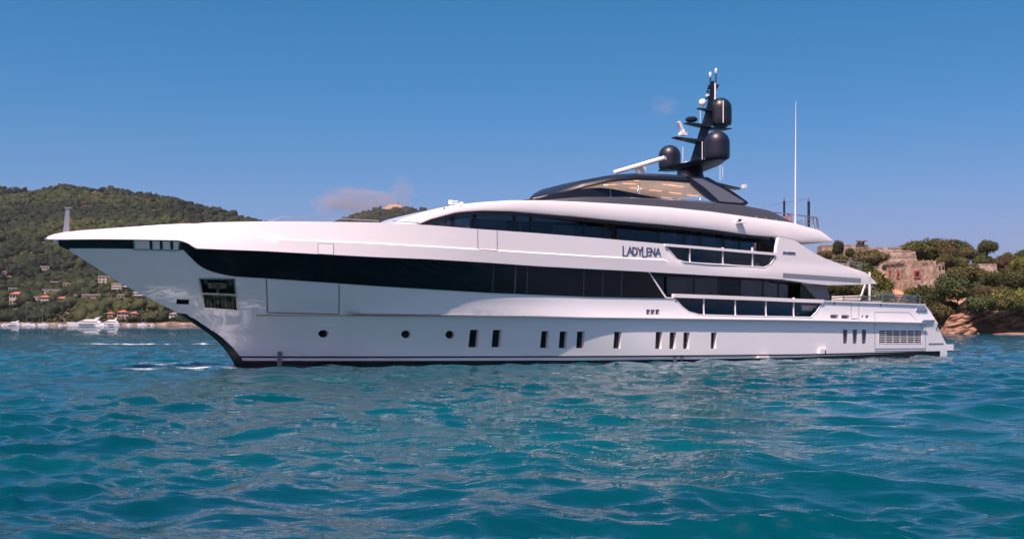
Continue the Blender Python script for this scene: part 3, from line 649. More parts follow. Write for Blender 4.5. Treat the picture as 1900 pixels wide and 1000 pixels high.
for x, y0, y1 in ((1318,164,142),(1328.3,170,135)):
    s, z = un(x,y0,0); z1 = un(x,y1,0)[1]; mb = MB(); mb.tube([(s,0,z),(s,0,z1)], .035); p_ = part(mb, 'aerial', NAVY, mast)
    mb = MB(); mb.lathe((s,0,z1-.05), [(.05,0),(.07,.1),(.08,.22),(.03,.3)], 12); mb.build('aerial_cap', ANTW, p_, 40)
for (x,y) in ((1315,161),(1330,160),(1312,171)):
    s, z = un(x,y,.0); mb = MB(); mb.lathe((s,-.06,z-.06), [(.03,0),(.09,.02),(.09,.12),(.03,.16)], 12); part(mb, 'navigation_lamp', SOOT, mast)
for x, t, y0, y1, r in ((1267,-1.5,308,273,.02),(1299.5,-.6,235,205,.02),(1303,.6,299,263,.025),(1342,.8,228,187,.03),(1327,.35,185,155,.05),(1336,-1.5,335,306,.018),(1341,-1.6,335,308,.018)):
    s, z = un(x,y0,t); z1 = un(x,y1,t)[1]; mb = MB(); mb.tube([(s,-t,z),(s,-t,z1)], r, 6); part(mb, 'whip_aerial', ANTW, mast)
s, z = un(1275.5,302.5,-.8); mb = MB(); mb.lathe((s,.8,z-.12), [(.25,0),(.27,.1),(.15,.18),(.03,.2)], 20); part(mb, 'satellite_dome', ANTW, mast, smooth=40)
# small white searchlight / radar on the lower platform
s, z = un(1267,252,0); rs = MB(); rs.box((s,0,z+.10), (.42,.3,.18)); rs.lathe((s,0,z+.18), [(.14,0),(.12,.14),(.10,.2)], 14)
M_ = Matrix.Rotation(R(62), 3, 'Y'); rs.box((s-.16,0,z+.46), (.72,.22,.16), M_); part(rs, 'small_radar', ANTW, mast)
# rungs
for k in range(9):
    y = 290-k*13; s, z = un(1306+k*1.9, y, 0); mb = MB(); mb.tube([(s-.02,-.2,z),(s+.22,-.2,z)], .02, 5); part(mb, 'rung', NAVY, mast)
# ---- open array radar on the hardtop
s, z = un(1188,320,.6); rad = empty('radar'); rad.parent = Y
mb = MB(); mb.lathe((s,-.6,zht(s)-.03), [(.34,0),(.33,.14),(.22,.2),(.2,.42)], 20); part(mb, 'pedestal', ANTW, rad, smooth=40)
(a, za), (b, zb_) = un(1141,320,-.6), un(1234,293,2.2)
d = Vector((b-a, -2.8, zb_-za)); c_ = Vector(((a+b)/2, -.8, (za+zb_)/2)); ln = d.length
mb = MB(); q = [(-.15,-.09),(.15,-.09),(.17,0),(.12,.10),(-.12,.10),(-.17,0)]
u_ = d.normalized(); v_ = Vector((0,0,1)).cross(u_).normalized(); w__ = u_.cross(v_)
V = [c_+u_*e*ln/2+v_*x+w__*y for e in (-1,1) for x, y in q]
mb.add(V, [tuple(range(6))[::-1], tuple(range(6,12))]+[(i,(i+1)%6,6+(i+1)%6,6+i) for i in range(6)]); part(mb, 'scanner_bar', ANTW, rad)
mb = MB(); mb.box((s,-.6,c_.z-.2), (.5,.35,.25)); part(mb, 'gearbox', ANTW, rad)
V = [c_+u_*(ln*e)-v_*.0+w__*0 for e in (.27,.42)]
# ---- long whip aerial
s, z = un(1479,410,4.1); z1 = un(1480,188,4.1)[1]; mb = MB(); mb.tube([(s,-4.1+.15,z-.15),(s+.02,-3.95,(z+z1)/2)], .045, 8, .04); mb.tube([(s+.02,-3.95,(z+z1)/2),(s+.04,-3.95,z1)], .035, 8, .012); part(mb, 'long_aerial', ANTW)
# ---- rails
def rail(name, pts3, posts, r=.022, m=ALU, extra=()):
    root = MB(); root.tube(pts3, r, 6); o = part(root, name, m)
    for a, b in posts: q = MB(); q.tube([a, b], r*.9, 6); q.build('post', m, o)
    for l in extra: q = MB(); q.tube(l, r*.7, 6); q.build('lower_rail', m, o)
    return o
def U3(pts, t): return [(un(x,y,t)[0], -t, un(x,y,t)[1]) for x, y in pts]
def TP(x, y0, y1, t): a = U3([(x,y0),(x,y1)], t); return (a[0], a[1])
rail('foredeck_rail', U3([(498,411),(515,405.5),(534,401.5),(560,402),(620,405),(660,407.4),(702,409.5)], 3.1), [TP(523,412,403.5,3.1), TP(548,412,402,3.1), TP(702,413,409.5,3.1), TP(600,412.5,404,3.1)], .02)
rail('foredeck_rail', U3([(729,410.5),(778,413.5)], 3.2), [TP(733,414.5,411,3.2), TP(775,417,413.4,3.2)], .02)
rail('sundeck_rail', U3([(1436,394),(1470,398),(1516,404)], 3.5), [TP(1469,413,398,3.5), TP(1494,420,401,3.5)], .03, extra=[U3([(1478,412),(1512,404.5)], 3.5), U3([(1478,414.5),(1510,415)],3.5)])
for x, y0, y1 in ((1507,425,406),(1516,427,405)):
    mb = MB(); (a, b) = TP(x+(4 if x == 1507 else 2), y0, y0, 3.5)[0], TP(x, y1, y1, 3.5)[0]; mb.tube([a, b], .06, 8); part(mb, 'ladder_side', BRUSHED)
for x, y0, y1, t in ((1455,402,373,3.2),(1500.5,421,374,3.0)):
    mb = MB(); a, b = TP(x, y0, y1, t); mb.tube([a, b], .065 if x == 1455 else .08, 10); f = part(mb, 'flagpole', NAVY); mb = MB(); c0, c1 = TP(x, y1, y1-7, t); mb.tube([c0, c1], .035, 6); mb.build('pole_tip', ALU, f)
mb = MB(); mb.tube([U3([(1413,384.6)],3.3)[0], U3([(1455,376)],3.2)[0], U3([(1500.5,369)],3.0)[0]], .012, 5); part(mb, 'wire', ALU)
mb = MB(); s, z = un(1462,402,3.4); mb.prism([(s-.1,z-.5),(s+.1,z-.5),(s+.14,z),(s-.05,z+.18),(s-.16,z)], 'y', -3.5, -3.4); part(mb, 'folded_ensign', PINKM)
rail('upper_aft_rail', U3([(1527,480),(1570,484),(1598,487.5)], 3.9), [TP(1552,488,482,3.9), TP(1576,494,484.6,3.9), TP(1594,503,487,3.9), TP(1598,503,487.5,3.9)], .028, extra=[U3([(1540,486),(1598,492)], 3.9)])
rail('aft_rail', U3([(1543,553),(1565,551.5),(1624,549.5),(1625,544.5),(1640,545),(1707,549.6)], 4.1), [TP(x,y,549,4.1) for x, y in ((1565,559),(1598,560),(1637,562),(1668,563),(1707,564.5))], .035, extra=[U3([(1545,556.4),(1700,562)],4.1)])
rail('starboard_aft_rail', U3([(1560,552),(1640,548),(1700,552)], -3.9), [TP(x,562,550,-3.9) for x in (1580,1610,1660,1696)], .035)
# glass infill of the aft rail
skin('rail_glass', unT([(1566,552),(1636,549.5),(1705,552),(1705,563),(1636,560.5),(1566,558.6)], 4.05), [], lambda s, z: 4.05, RAILG, Y, g=.6, thick=.02)
mb = MB(); a, b = TP(1613.5,562,505,3.6); mb.tube([a, b], .07, 10); part(mb, 'ensign_staff', ANTW)
mb = MB(); mb.tube([U3([(1594,560)],3.7)[0], U3([(1605,528)],3.7)[0]], .05, 8); part(mb, 'ladder_side', ANTW)
for cx_ in ((1600,1606,1611),(1613,1618,1624)):
    a_, b_, c2 = cx_; mb = MB(); mb.tube(U3([(a_+1,552),(a_+2,540),(a_+4,534),(b_,531),(c2-1,533),(c2,540),(c2,552)], 3.2), .035, 6); part(mb, 'passerelle_gate', BRUSHED)
mb = MB(); mb.box((47.2,-1.0,3.2), (1.8,2.2,.5)); mb.box((46.3,-1,3.5),(.35,2.2,.5)); part(mb, 'sun_pad', ANTW)
# jackstaff on the bow
a = U0([(117.5,430),(122.5,387)]); mb = MB(); mb.prism([(a[0][0]-.02,a[0][1]-.05),(a[0][0]+.24,a[0][1]-.05),(a[1][0]+.14,a[1][1]),(a[1][0],a[1][1])], 'y', -.04, .04); j = part(mb, 'jackstaff', LGREY)
mb = MB(); mb.box((a[1][0]+.08,0,a[1][1]+.03), (.26,.12,.05)); mb.build('staff_head', LGREY, j)
mb = MB(); (s, z) = un(127,404,0); mb.prism([(s-.05,z+.1),(s+.03,z+.12),(s+.09,z-.15),(s+.0,z-.32),(s+.08,z-.5),(s+.02,z-.48),(s-.06,z-.3),(s,z-.15)], 'y', -.02, .02); mb.build('furled_pennant', PINKM, j)
# ---- lettering on the fascia: LADY LENA in cut letters, and the small builder's name
ST = {'L': ([(0,1),(0,0),(.55,0)],), 'A': ([(0,0),(.38,1),(.76,0)],[(.14,.33),(.62,.33)]), 'D': ([(0,0),(0,1),(.35,.97),(.62,.75),(.66,.5),(.6,.22),(.34,.02),(0,0)],),
      'Y': ([(0,1),(.34,.48),(.68,1)],[(.34,.48),(.34,0)]), 'E': ([(.5,1),(0,1),(0,0),(.5,0)],[(0,.52),(.44,.52)]), 'N': ([(0,0),(0,1),(.6,0),(.6,1)],),
      'S': ([(.52,.88),(.3,1),(.08,.88),(.08,.66),(.5,.36),(.5,.12),(.28,0),(.02,.12)],), 'O': ([(.35,1),(.08,.8),(0,.5),(.08,.2),(.35,0),(.62,.2),(.7,.5),(.62,.8),(.35,1)],),
      'R': ([(0,0),(0,1),(.4,1),(.52,.78),(.4,.52),(0,.5)],[(.3,.5),(.56,0)]), 'Z': ([(0,1),(.55,1),(0,0),(.55,0)],)}
WD = {'L': .62, 'A': .84, 'D': .80, 'Y': .76, 'E': .66, 'N': .78, 'S': .7, 'O': .85, 'R': .7, 'Z': .7}
def lettering(name, text, p0, p1, h, T, m, wd, caps=(), caph=1.5):
    (s0, z0), (s1, z1) = unT([p0, p1], T); Lt = sum(WD[c]*(1.15 if i in caps else 1) for i, c in enumerate(text)); k = (s1-s0)/Lt; x = 0
    root = empty(name); root.parent = Y
    for i, c in enumerate(text):
        hh = h*(caph if i in caps else 1); drop = h*.20 if i in caps else 0
        b = MB()
        nn = 0
        for st in ST[c]:
            P = [(s0+(x+u*(1.15 if i in caps else 1))*k, z0+(z1-z0)*x/Lt-drop+v*hh) for u, v in st]
            for (ax_, az_), (bx_, bz_) in zip(P[:-1], P[1:]):
                dx, dz = bx_-ax_, bz_-az_; q = math.hypot(dx, dz); ux, uz = dx/q*wd*.5, dz/q*wd*.5; nx, nz = -uz*(1 if abs(dz) > abs(dx) else .7), ux*(1 if abs(dz) > abs(dx) else .7)
                C4 = [(ax_-ux*.8+nx,az_-uz*.8+nz),(ax_-ux*.8-nx,az_-uz*.8-nz),(bx_+ux*.8-nx,bz_+uz*.8-nz),(bx_+ux*.8+nx,bz_+uz*.8+nz)]
                nn += 1; V = [(s, -(T(s,z)+.016+.0018*nn), z) for s, z in C4]+[(s, -(T(s,z)-.01), z) for s, z in C4]
                b.add(V, [(0,1,2,3),(7,6,5,4),(0,4,5,1),(1,5,6,2),(2,6,7,3),(3,7,4,0)])
        b.build('letter', m, root); x += WD[c]*(1.15 if i in caps else 1)
lettering('yacht_name', 'LADYLENA', (1156,471.6), (1226,474.6), .37, TF, LETTER, .072, caps=(0,4), caph=1.3)
lettering('builder_name', 'SANLORENZO', (1452.5,470.6), (1475.5,472), .11, TF, LETTER, .03)
# ================================================================== SEA
rng = np.random.default_rng(7)
def sea_grid():
    th = np.concatenate([np.linspace(-180,-140,40,endpoint=False), np.linspace(-140,-29,420,endpoint=False), np.linspace(-29,29,900,endpoint=False), np.linspace(29,100,120,endpoint=False), np.linspace(100,180,41)[:-1]])
    r = [3.0]
    while r[-1] < 8200: r.append(r[-1]*(1.0062 if r[-1] < 200 else 1.03 if r[-1] < 2500 else 1.2))
    return np.radians(th), np.array(r)
th_, rr_ = sea_grid(); nth, nr = len(th_), len(rr_)
TT, RR = np.meshgrid(th_, rr_); X0 = (RR*np.sin(TT)).ravel(); Y0 = (RR*np.cos(TT)).ravel(); RRf = RR.ravel()
dth = np.abs(np.diff(np.concatenate([th_, [th_[0]+2*np.pi]])))
SP = np.maximum(RR*dth[None,:]*.55, RR*.0062).ravel()
lam = np.exp(rng.uniform(np.log(.16), np.log(3.6), 180)); ang = R(-118)+rng.normal(0, .75, 180)
slope = .37/np.sqrt(180)*np.sqrt(2)*np.clip((lam/.6)**-.34, .38, 1.15)
DX = np.zeros_like(X0); DY = np.zeros_like(X0); DZ = np.zeros_like(X0)
near = RRf < 1500
xn, yn, spn = X0[near], Y0[near], SP[near]
# patches of rougher and calmer water
gust = .72+.42*np.sin(xn*.13+.6*np.sin(yn*.07))*np.sin(yn*.15+1.3)+.30*np.sin(xn*.37-yn*.29+1.5*np.sin(xn*.11))*np.sin(yn*.41+xn*.12); gust = np.clip(gust, .38, 1.3)+np.clip((np.hypot(xn,yn)-30)/60, 0, 1)*.25
for l, a_, sl in zip(lam, ang, slope):
    k = 2*np.pi/l; am = sl/k; ph = rng.uniform(0, 6.28); fade = np.clip((l/spn-2.0)/2.0, 0, 1)*(gust**(1.6 if l < .7 else 1) if l < 1.6 else 1)
    p = k*(xn*math.cos(a_)+yn*math.sin(a_))+ph; cc = np.cos(p)*fade*am
    DZ[near] += cc; sx_ = np.sin(p)*fade*am*.85; DX[near] -= sx_*math.cos(a_); DY[near] -= sx_*math.sin(a_)
Vs = np.stack([X0+DX, Y0+DY, DZ], 1)
ii = np.arange(nr-1)[:,None]*nth; jj = np.arange(nth)[None,:]; j2 = (jj+1) % nth
Q = np.stack([ii+jj, ii+j2, ii+nth+j2, ii+nth+jj], -1).reshape(-1, 4)
def npmesh(name, V, Q, m, smooth=True):
    me = bpy.data.meshes.new(name); k = Q.shape[1]
    me.vertices.add(len(V)); me.vertices.foreach_set('co', V.astype(np.float32).ravel())
    me.loops.add(Q.size); me.loops.foreach_set('vertex_index', Q.astype(np.int32).ravel())
    me.polygons.add(len(Q)); me.polygons.foreach_set('loop_start', np.arange(0, Q.size, k, dtype=np.int32)); me.polygons.foreach_set('loop_total', np.full(len(Q), k, np.int32))
    me.update(calc_edges=True)
    if smooth: me.shade_smooth()
    return link(name, me, m)
SEA = mat('sea_water', (.0,.095,.125), .04, spec=.5); b_ = BS(SEA); b_.inputs['IOR'].default_value = 1.333
tc = N(SEA,'ShaderNodeNewGeometry'); cd = N(SEA,'ShaderNodeVectorMath',operation='LENGTH'); L(SEA,tc,'Position',cd,0)
def sn(scale, det, st=(1,1,1), dist=0.):
    mp = N(SEA,'ShaderNodeMapping'); mp.inputs['Scale'].default_value = st; mp.inputs['Rotation'].default_value = (0,0,R(28)); L(SEA,tc,'Position',mp,0)
    n = N(SEA,'ShaderNodeTexNoise',Scale=scale,Detail=det,Distortion=dist); L(SEA,mp,0,n,'Vector'); return n
n1 = sn(3.2,4,(.55,1,1),.6); n2 = sn(.55,5,(.6,1,1),.4); n3 = sn(.14,3,(.5,1,1))
n0_ = sn(8.5,3,(.6,1,1),.8); b0_ = N(SEA,'ShaderNodeBump',Strength=1.0,Distance=.016); L(SEA,n0_,0,b0_,'Height'); bA = N(SEA,'ShaderNodeBump',Strength=1.0,Distance=.06); L(SEA,n1,0,bA,'Height'); L(SEA,b0_,0,bA,'Normal')
mr = N(SEA,'ShaderNodeMath',operation='MULTIPLY'); mr.inputs[1].default_value = 1.0
pn_ = sn(.16,2,(.5,1,1),.5); pr_ = N(SEA,'ShaderNodeMapRange'); pr_.inputs[1].default_value = .40; pr_.inputs[2].default_value = .62; pr_.inputs[3].default_value = .32; pr_.inputs[4].default_value = 1.0; L(SEA,pn_,0,pr_,0); L(SEA,pr_,0,bA,'Strength'); L(SEA,pr_,0,b0_,'Strength')
bB = N(SEA,'ShaderNodeBump',Strength=1.0,Distance=.30); L(SEA,n2,0,bB,'Height'); L(SEA,bA,0,bB,'Normal'); L(SEA,bB,0,b_,'Normal')
# far bumps count only where the modelled waves have ended
mrr = N(SEA,'ShaderNodeMapRange'); mrr.inputs[1].default_value = 25; mrr.inputs[2].default_value = 220; mrr.inputs[3].default_value = .12; mrr.inputs[4].default_value = 2.2; L(SEA,cd,'Value',mrr,0); L(SEA,mrr,0,bB,'Strength')
fa = N(SEA,'ShaderNodeAttribute'); fa.attribute_name = 'foam'; nf = sn(4.5,12,(.45,1.6,1),1.2)
ad = N(SEA,'ShaderNodeMath',operation='MULTIPLY_ADD'); L(SEA,fa,'Fac',ad,0); ad.inputs[1].default_value = .22; L(SEA,nf,0,ad,2)
fr = N(SEA,'ShaderNodeMapRange'); fr.inputs[1].default_value = .63; fr.inputs[2].default_value = .86; L(SEA,ad,0,fr,0)
fm = N(SEA,'ShaderNodeMath',operation='MULTIPLY'); L(SEA,fr,0,fm,0); L(SEA,fa,'Fac',fm,1); fm.use_clamp = True
vc = ramp(SEA, n3, 0, [(.35,(.0,.032,.048)),(.65,(.0,.058,.070))])
mx = N(SEA,'ShaderNodeMix',data_type='RGBA'); L(SEA,fm,0,mx,'Factor'); L(SEA,vc,0,mx,6); mx.inputs[7].default_value = (.75,.78,.80,1); L(SEA,mx,2,b_,'Base Color')
rm = N(SEA,'ShaderNodeMapRange'); rm.inputs[3].default_value = .02; rm.inputs[4].default_value = .7; L(SEA,fm,0,rm,0); L(SEA,rm,0,b_,'Roughness')
sea = npmesh('sea', Vs, Q, SEA); tag(sea, kind='structure')
X, Yw = Vs[:,0], Vs[:,1]
g = lambda x, y, sx, sy: np.exp(-((X-x)/sx)**2-((Yw-y)/sy)**2)
foam = 1.0*g(-13.9,52.3,1.3,.5)+.8*g(-12.0,51.6,1.2,.35)+1.0*g(-16.2,50.9,1.6,.45)+.8*g(-17.5,57,2.2,1.0)+.45*g(-15.2,52,3.5,1.5)+.35*g(-9.5,51.0,2.5,.4)
wk = np.exp(-((Yw-(110+1.5*np.sin(X*.4)))/1.8)**2)*np.clip((X+46)/5,0,1)*(.55+.6*np.sin(X*.9+np.sin(X*2.3))**2)*np.clip((-27-X)/2,0,1); foam += 1.7*wk
wk = np.exp(-((Yw-640)/50)**2)*np.clip((X+300)/20,0,1)*np.clip((-190-X)/20,0,1); foam += 1.0*wk
# thin foam where the sea washes the hull, stronger aft
sx_ = (X-OX)*C_+(Yw-OY)*S_; ty = (X-OX)*S_-(Yw-OY)*C_
edge = np.interp(sx_, [8.5,12,16,22,30,50.5], [0,1.9,3.0,3.9,4.35,4.4]); foam += .42*np.exp(-((ty-edge-.2)/.35)**2)*((sx_ > 8.3)&(sx_ < 51))+.35*np.exp(-((ty-edge-.6)/1.6)**2)*np.clip((sx_-26)/10,0,1)*(sx_ < 52)
at = sea.data.attributes.new('foam', 'FLOAT', 'POINT'); at.data.foreach_set('value', np.clip(foam,0,1.3).astype(np.float32))
# ================================================================== LAND: value noise for heights
def vnoise(x, y, seed=0):
    xi = np.floor(x).astype(np.int64); yi = np.floor(y).astype(np.int64); fx = x-xi; fy = y-yi; fx = fx*fx*(3-2*fx); fy = fy*fy*(3-2*fy)
    h = lambda a, b: ((np.sin(a*127.1+b*311.7+seed*74.7)*43758.5453) % 1.0)
    return (h(xi,yi)*(1-fx)+h(xi+1,yi)*fx)*(1-fy)+(h(xi,yi+1)*(1-fx)+h(xi+1,yi+1)*fx)*fy
def fbm(x, y, o=5, seed=0):
    v = 0; a = .5
    for i in range(o): v = v+a*vnoise(x*2**i, y*2**i, seed+i); a *= .5
    return v
ev = lambda a, pts: np.interp(a, [(p[0]-950)/FPX for p in pts], [(HY-p[1])/FPX for p in pts])
# left hillside: shore about 790 m away, crest about 1500 m
crestL = [(-700,420),(-400,380),(-150,366),(0,357),(60,358),(130,350),(200,359),(250,366),(330,377),(400,399),(440,408),(480,418),(540,440),(620,485),(700,560),(760,600)]
def zL(X, Yv):
    a = X/Yv; r = Yv; e = ev(a, crestL); r0 = 790+40*np.sin(a*17+1)*0; u = np.clip((r-r0)/(1500-r0), 0, 1.6)
    prof = np.where(u < 1, .86*u**1.05+.14*np.sin(np.pi*u)*.3+.14*u**3, 1-.9*(u-1)**1.2*1.2)
    z = CAMH*0+e*1500*prof
    rel = np.clip(u*6, 0, 1)*np.clip((1.25-u)*6, 0, 1)
    return z+rel*(22*(fbm(X/95, Yv/130, 4, 3)-.47))*np.clip(e*1500/60, 0, 1)+np.clip((r-r0)/6, 0, 1)*1.2-.3+np.clip((r-r0-14)/10,0,1)*3
def terrain(name, a0, a1, na, r0, r1, nr_, zf, m, kind='structure', pw=1.0):
    A, Rr = np.meshgrid(np.linspace(a0, a1, na), r0+(r1-r0)*np.linspace(0, 1, nr_)**pw); Xg = (A*Rr).ravel(); Yg = Rr.ravel(); Z = zf(Xg, Yg)
    i = np.arange(nr_-1)[:,None]*na; j = np.arange(na-1)[None,:]; Qq = np.stack([i+j, i+j+1, i+na+j+1, i+na+j], -1).reshape(-1,4)
    o = npmesh(name, np.stack([Xg, Yg, Z], 1), Qq, m); tag(o, kind=kind); return o
HILLM = noisy('hill_ground', [(.38,(.020,.024,.010)),(.5,(.045,.040,.018)),(.60,(.10,.07,.04)),(.70,(.17,.12,.08))], scale=.09, rough=1, detail=12, bump=1, bscale=.4)
terrain('hillside', -.80, -.09, 260, 788, 2000, 150, zL, HILLM)
# shingle shore and quay
SHORE = noisy('shore_stone', [(.38,(.07,.055,.04)),(.5,(.18,.12,.085)),(.60,(.26,.185,.135)),(.72,(.38,.30,.24))], scale=.16, rough=1)
def zS(X, Yv): return np.clip((Yv-778)/10, -.1, 1)*(.9+1.9*fbm(X/14, Yv/9, 4, 15))-.35+.7*fbm(X/4, Yv/4, 3, 5)
terrain('shore', -.80, -.12, 300, 776, 796, 8, zS, SHORE)
# distant cone behind
def zK(X, Yv):
    d = np.hypot(X-(-.1025*2600), Yv-2600); sh = np.interp(d/2600*FPX, [0,9,18,34,54,80,130,220], [220,219,214,206,198,190,170,0])
    return 2600/FPX*sh*(1+.03*(fbm(X/60,Yv/60,4,9)-.5))+8*(fbm(X/40,Yv/40,4,2)-.5)
KM = noisy('far_hill', [(.35,(.035,.045,.020)),(.55,(.06,.065,.03)),(.75,(.12,.10,.06))], scale=.02, rough=1, detail=9, coord='Object')
gz = N(KM,'ShaderNodeNewGeometry'); sp_ = N(KM,'ShaderNodeSeparateXYZ'); L(KM,gz,'Position',sp_,0)
nK = N(KM,'ShaderNodeTexNoise',Scale=.025,Detail=5); L(KM,gz,'Position',nK,'Vector')
mA = N(KM,'ShaderNodeMath',operation='MULTIPLY_ADD'); L(KM,nK,0,mA,0); mA.inputs[1].default_value = 40; L(KM,sp_,2,mA,2)
mK = N(KM,'ShaderNodeMapRange'); mK.inputs[1].default_value = 273; mK.inputs[2].default_value = 282; L(KM,mA,0,mK,0)
old = BS(KM).inputs['Base Color'].links[0].from_socket; mm = N(KM,'ShaderNodeMix',data_type='RGBA'); L(KM,mK,0,mm,'Factor'); KM.node_tree.links.new(old, mm.inputs[6]); mm.inputs[7].default_value = (.30,.19,.13,1); L(KM,mm,2,BS(KM),'Base Color')
terrain('distant_hill', -.22, .02, 120, 2300, 2900, 70, zK, KM)
# ---------------------------------------------------------------- trees
ico = bmesh.new(); bmesh.ops.create_icosphere(ico, subdivisions=1, radius=1); IV = np.array([v.co[:] for v in ico.verts]); IF = np.array([[v.index for v in f.verts] for f in ico.faces]); ico.free()
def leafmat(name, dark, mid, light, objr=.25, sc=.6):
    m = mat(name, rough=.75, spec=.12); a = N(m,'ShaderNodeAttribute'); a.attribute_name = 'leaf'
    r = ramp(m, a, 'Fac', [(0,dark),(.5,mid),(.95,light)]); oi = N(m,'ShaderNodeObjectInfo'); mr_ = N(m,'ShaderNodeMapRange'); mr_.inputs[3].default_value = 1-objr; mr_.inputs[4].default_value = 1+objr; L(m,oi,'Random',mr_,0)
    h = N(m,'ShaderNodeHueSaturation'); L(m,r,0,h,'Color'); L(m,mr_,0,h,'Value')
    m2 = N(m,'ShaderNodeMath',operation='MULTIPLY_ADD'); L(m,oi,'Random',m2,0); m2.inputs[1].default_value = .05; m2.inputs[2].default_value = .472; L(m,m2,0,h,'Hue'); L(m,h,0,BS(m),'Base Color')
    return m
LEAF = leafmat('olive_leaves', (0.0338, 0.0405, 0.0121), (0.0743, 0.0756, 0.0216), (0.2005, 0.1732, 0.0583))
LEAFD = leafmat('dark_leaves', (0.0203, 0.0297, 0.0121), (0.0432, 0.0540, 0.0175), (0.1141, 0.1193, 0.0439))
LEAFG = leafmat('fresh_leaves', (0.0435, 0.0580, 0.0116), (0.0943, 0.1087, 0.0203), (0.2356, 0.2265, 0.0544))
LEAFB = leafmat('brown_green_leaves', (0.0403, 0.0322, 0.0149), (0.0747, 0.0598, 0.0276), (0.1509, 0.1150, 0.0604))
BARK = mat('bark', (.10,.07,.05), .9)
def crown_mesh(name, seed, m, tall=1.0, nl=11, nq=3200, leaf=.055, flat=1.0):
    """a crown of radius about 1 at the origin: lobes clothed in small leaf cards over a lumpy core coloured dark for the shade inside"""
    g = np.random.default_rng(seed); cs = []; 
    for i in range(nl):
        d = g.normal(0,1,3); d /= np.linalg.norm(d); d[2] = abs(d[2])*.8-.25; rad = g.uniform(.17,.40); cs.append((d*np.array([.72,.72,.72*tall])*g.uniform(.55,1.08), rad))
    cs.append((np.zeros(3), .62))
    V = []; Fq = []; lv = []
    w_ = np.array([c[1]**2 for c in cs]); w_ /= w_.sum(); k = g.choice(len(cs), nq, p=w_)
    C0 = np.array([c[0] for c in cs])[k]; R0 = np.array([c[1] for c in cs])[k]
    d = g.normal(0,1,(nq,3)); d[:,2] = d[:,2]+.25; d /= np.linalg.norm(d,axis=1,keepdims=True)
    bump_ = 1+.14*np.sin(d[:,0]*9+k)+.10*np.sin(d[:,1]*13+2*k)+g.normal(0,.07,nq)
    P = C0+d*(R0*bump_)[:,None]*np.array([1,1,tall*flat])
    nrm = d+g.normal(0,.55,(nq,3)); nrm /= np.linalg.norm(nrm,axis=1,keepdims=True)
    a = np.cross(nrm, g.normal(0,1,(nq,3))); a /= np.linalg.norm(a,axis=1,keepdims=True); b = np.cross(nrm, a); sz = g.uniform(.5,1.3,nq)[:,None]*leaf
    Vq = np.stack([P-a*sz-b*sz*.6, P+a*sz-b*sz*.5, P+a*sz*.8+b*sz*.7, P-a*sz*.9+b*sz*.6], 1).reshape(-1,3)
    Fq = np.arange(nq*4).reshape(-1,4); clump = g.uniform(0,1,len(cs))[k]; lf = np.clip(.35*clump+.65*g.uniform(0,1,nq),0,1)
    cv = []; cf = []
    for j, (c, r_) in enumerate(cs):
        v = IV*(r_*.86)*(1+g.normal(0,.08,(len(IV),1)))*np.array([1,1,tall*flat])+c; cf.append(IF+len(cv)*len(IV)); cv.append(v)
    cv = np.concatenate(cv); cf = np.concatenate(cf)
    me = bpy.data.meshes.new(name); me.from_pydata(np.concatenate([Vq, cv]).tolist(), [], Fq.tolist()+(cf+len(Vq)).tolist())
    at = me.attributes.new('leaf','FLOAT','FACE'); at.data.foreach_set('value', np.concatenate([lf, np.full(len(cf), .12)]).astype(np.float32))  # core faces get a dark leaf tone, painting in the shade between leaves
    me.materials.append(m); return me
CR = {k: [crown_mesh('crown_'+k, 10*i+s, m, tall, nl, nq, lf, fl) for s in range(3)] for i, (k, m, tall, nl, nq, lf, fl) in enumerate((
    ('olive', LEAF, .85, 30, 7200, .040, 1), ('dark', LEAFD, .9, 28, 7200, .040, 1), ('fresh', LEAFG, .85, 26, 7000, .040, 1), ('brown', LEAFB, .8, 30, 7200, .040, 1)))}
def trunk_mesh(seed, h=1.0):
    g = random.Random(seed); b = MB(); b.tube([(0,0,-.25),(g.uniform(-.05,.05),g.uniform(-.05,.05),.45*h),(0,0,.95*h)], .10, 8, .05)
    for k in range(4):
        a = k*1.6+g.uniform(0,1); b.tube([(0,0,.45*h+.08*k),(math.cos(a)*.28,math.sin(a)*.28,.75*h+.05*k),(math.cos(a)*.5,math.sin(a)*.5,1.0*h)], .05, 6, .02)
    me = bpy.data.meshes.new('trunk'); me.from_pydata(b.v, [], b.f); me.materials.append(BARK); return me
TRK = [trunk_mesh(i) for i in range(3)]
rt_ = random.Random(5)
def tree(name, x, y, z, w_, h, kind='olive', label=None, group=None, cat='tree', lift=0.0, trunk=True):
    """w_ = crown width, h = total height; lift = share of the height that is bare trunk"""
    e = empty(name, (x, y, z), rt_.uniform(0, 6.28)); ch = h*(1-lift)
    o = bpy.data.objects.new('crown', rt_.choice(CR[kind])); col.objects.link(o); o.parent = e; sx = w_/2/1.02; o.scale = (sx, sx*rt_.uniform(.85,1.1), ch/1.75); o.location = (0,0,h*lift+ch*.46)
    if trunk:
        t = bpy.data.objects.new('trunk', rt_.choice(TRK)); col.objects.link(t); t.parent = e; t.scale = (w_*.34, w_*.34, h*(lift+(1-lift)*.55))
    tag(e, label, cat, group); return e
phi_ = (1+5**.5)/2; IV0 = np.array([(-1,phi_,0),(1,phi_,0),(-1,-phi_,0),(1,-phi_,0),(0,-1,phi_),(0,1,phi_),(0,-1,-phi_),(0,1,-phi_),(phi_,0,-1),(phi_,0,1),(-phi_,0,-1),(-phi_,0,1)])/math.sqrt(1+phi_**2)
IF0 = np.array([(0,11,5),(0,5,1),(0,1,7),(0,7,10),(0,10,11),(1,5,9),(5,11,4),(11,10,2),(10,7,6),(7,1,8),(3,9,4),(3,4,2),(3,2,6),(3,6,8),(3,8,9),(4,9,5),(2,4,11),(6,2,10),(8,6,7),(9,8,1)]); IV1, IF1 = IV, IF
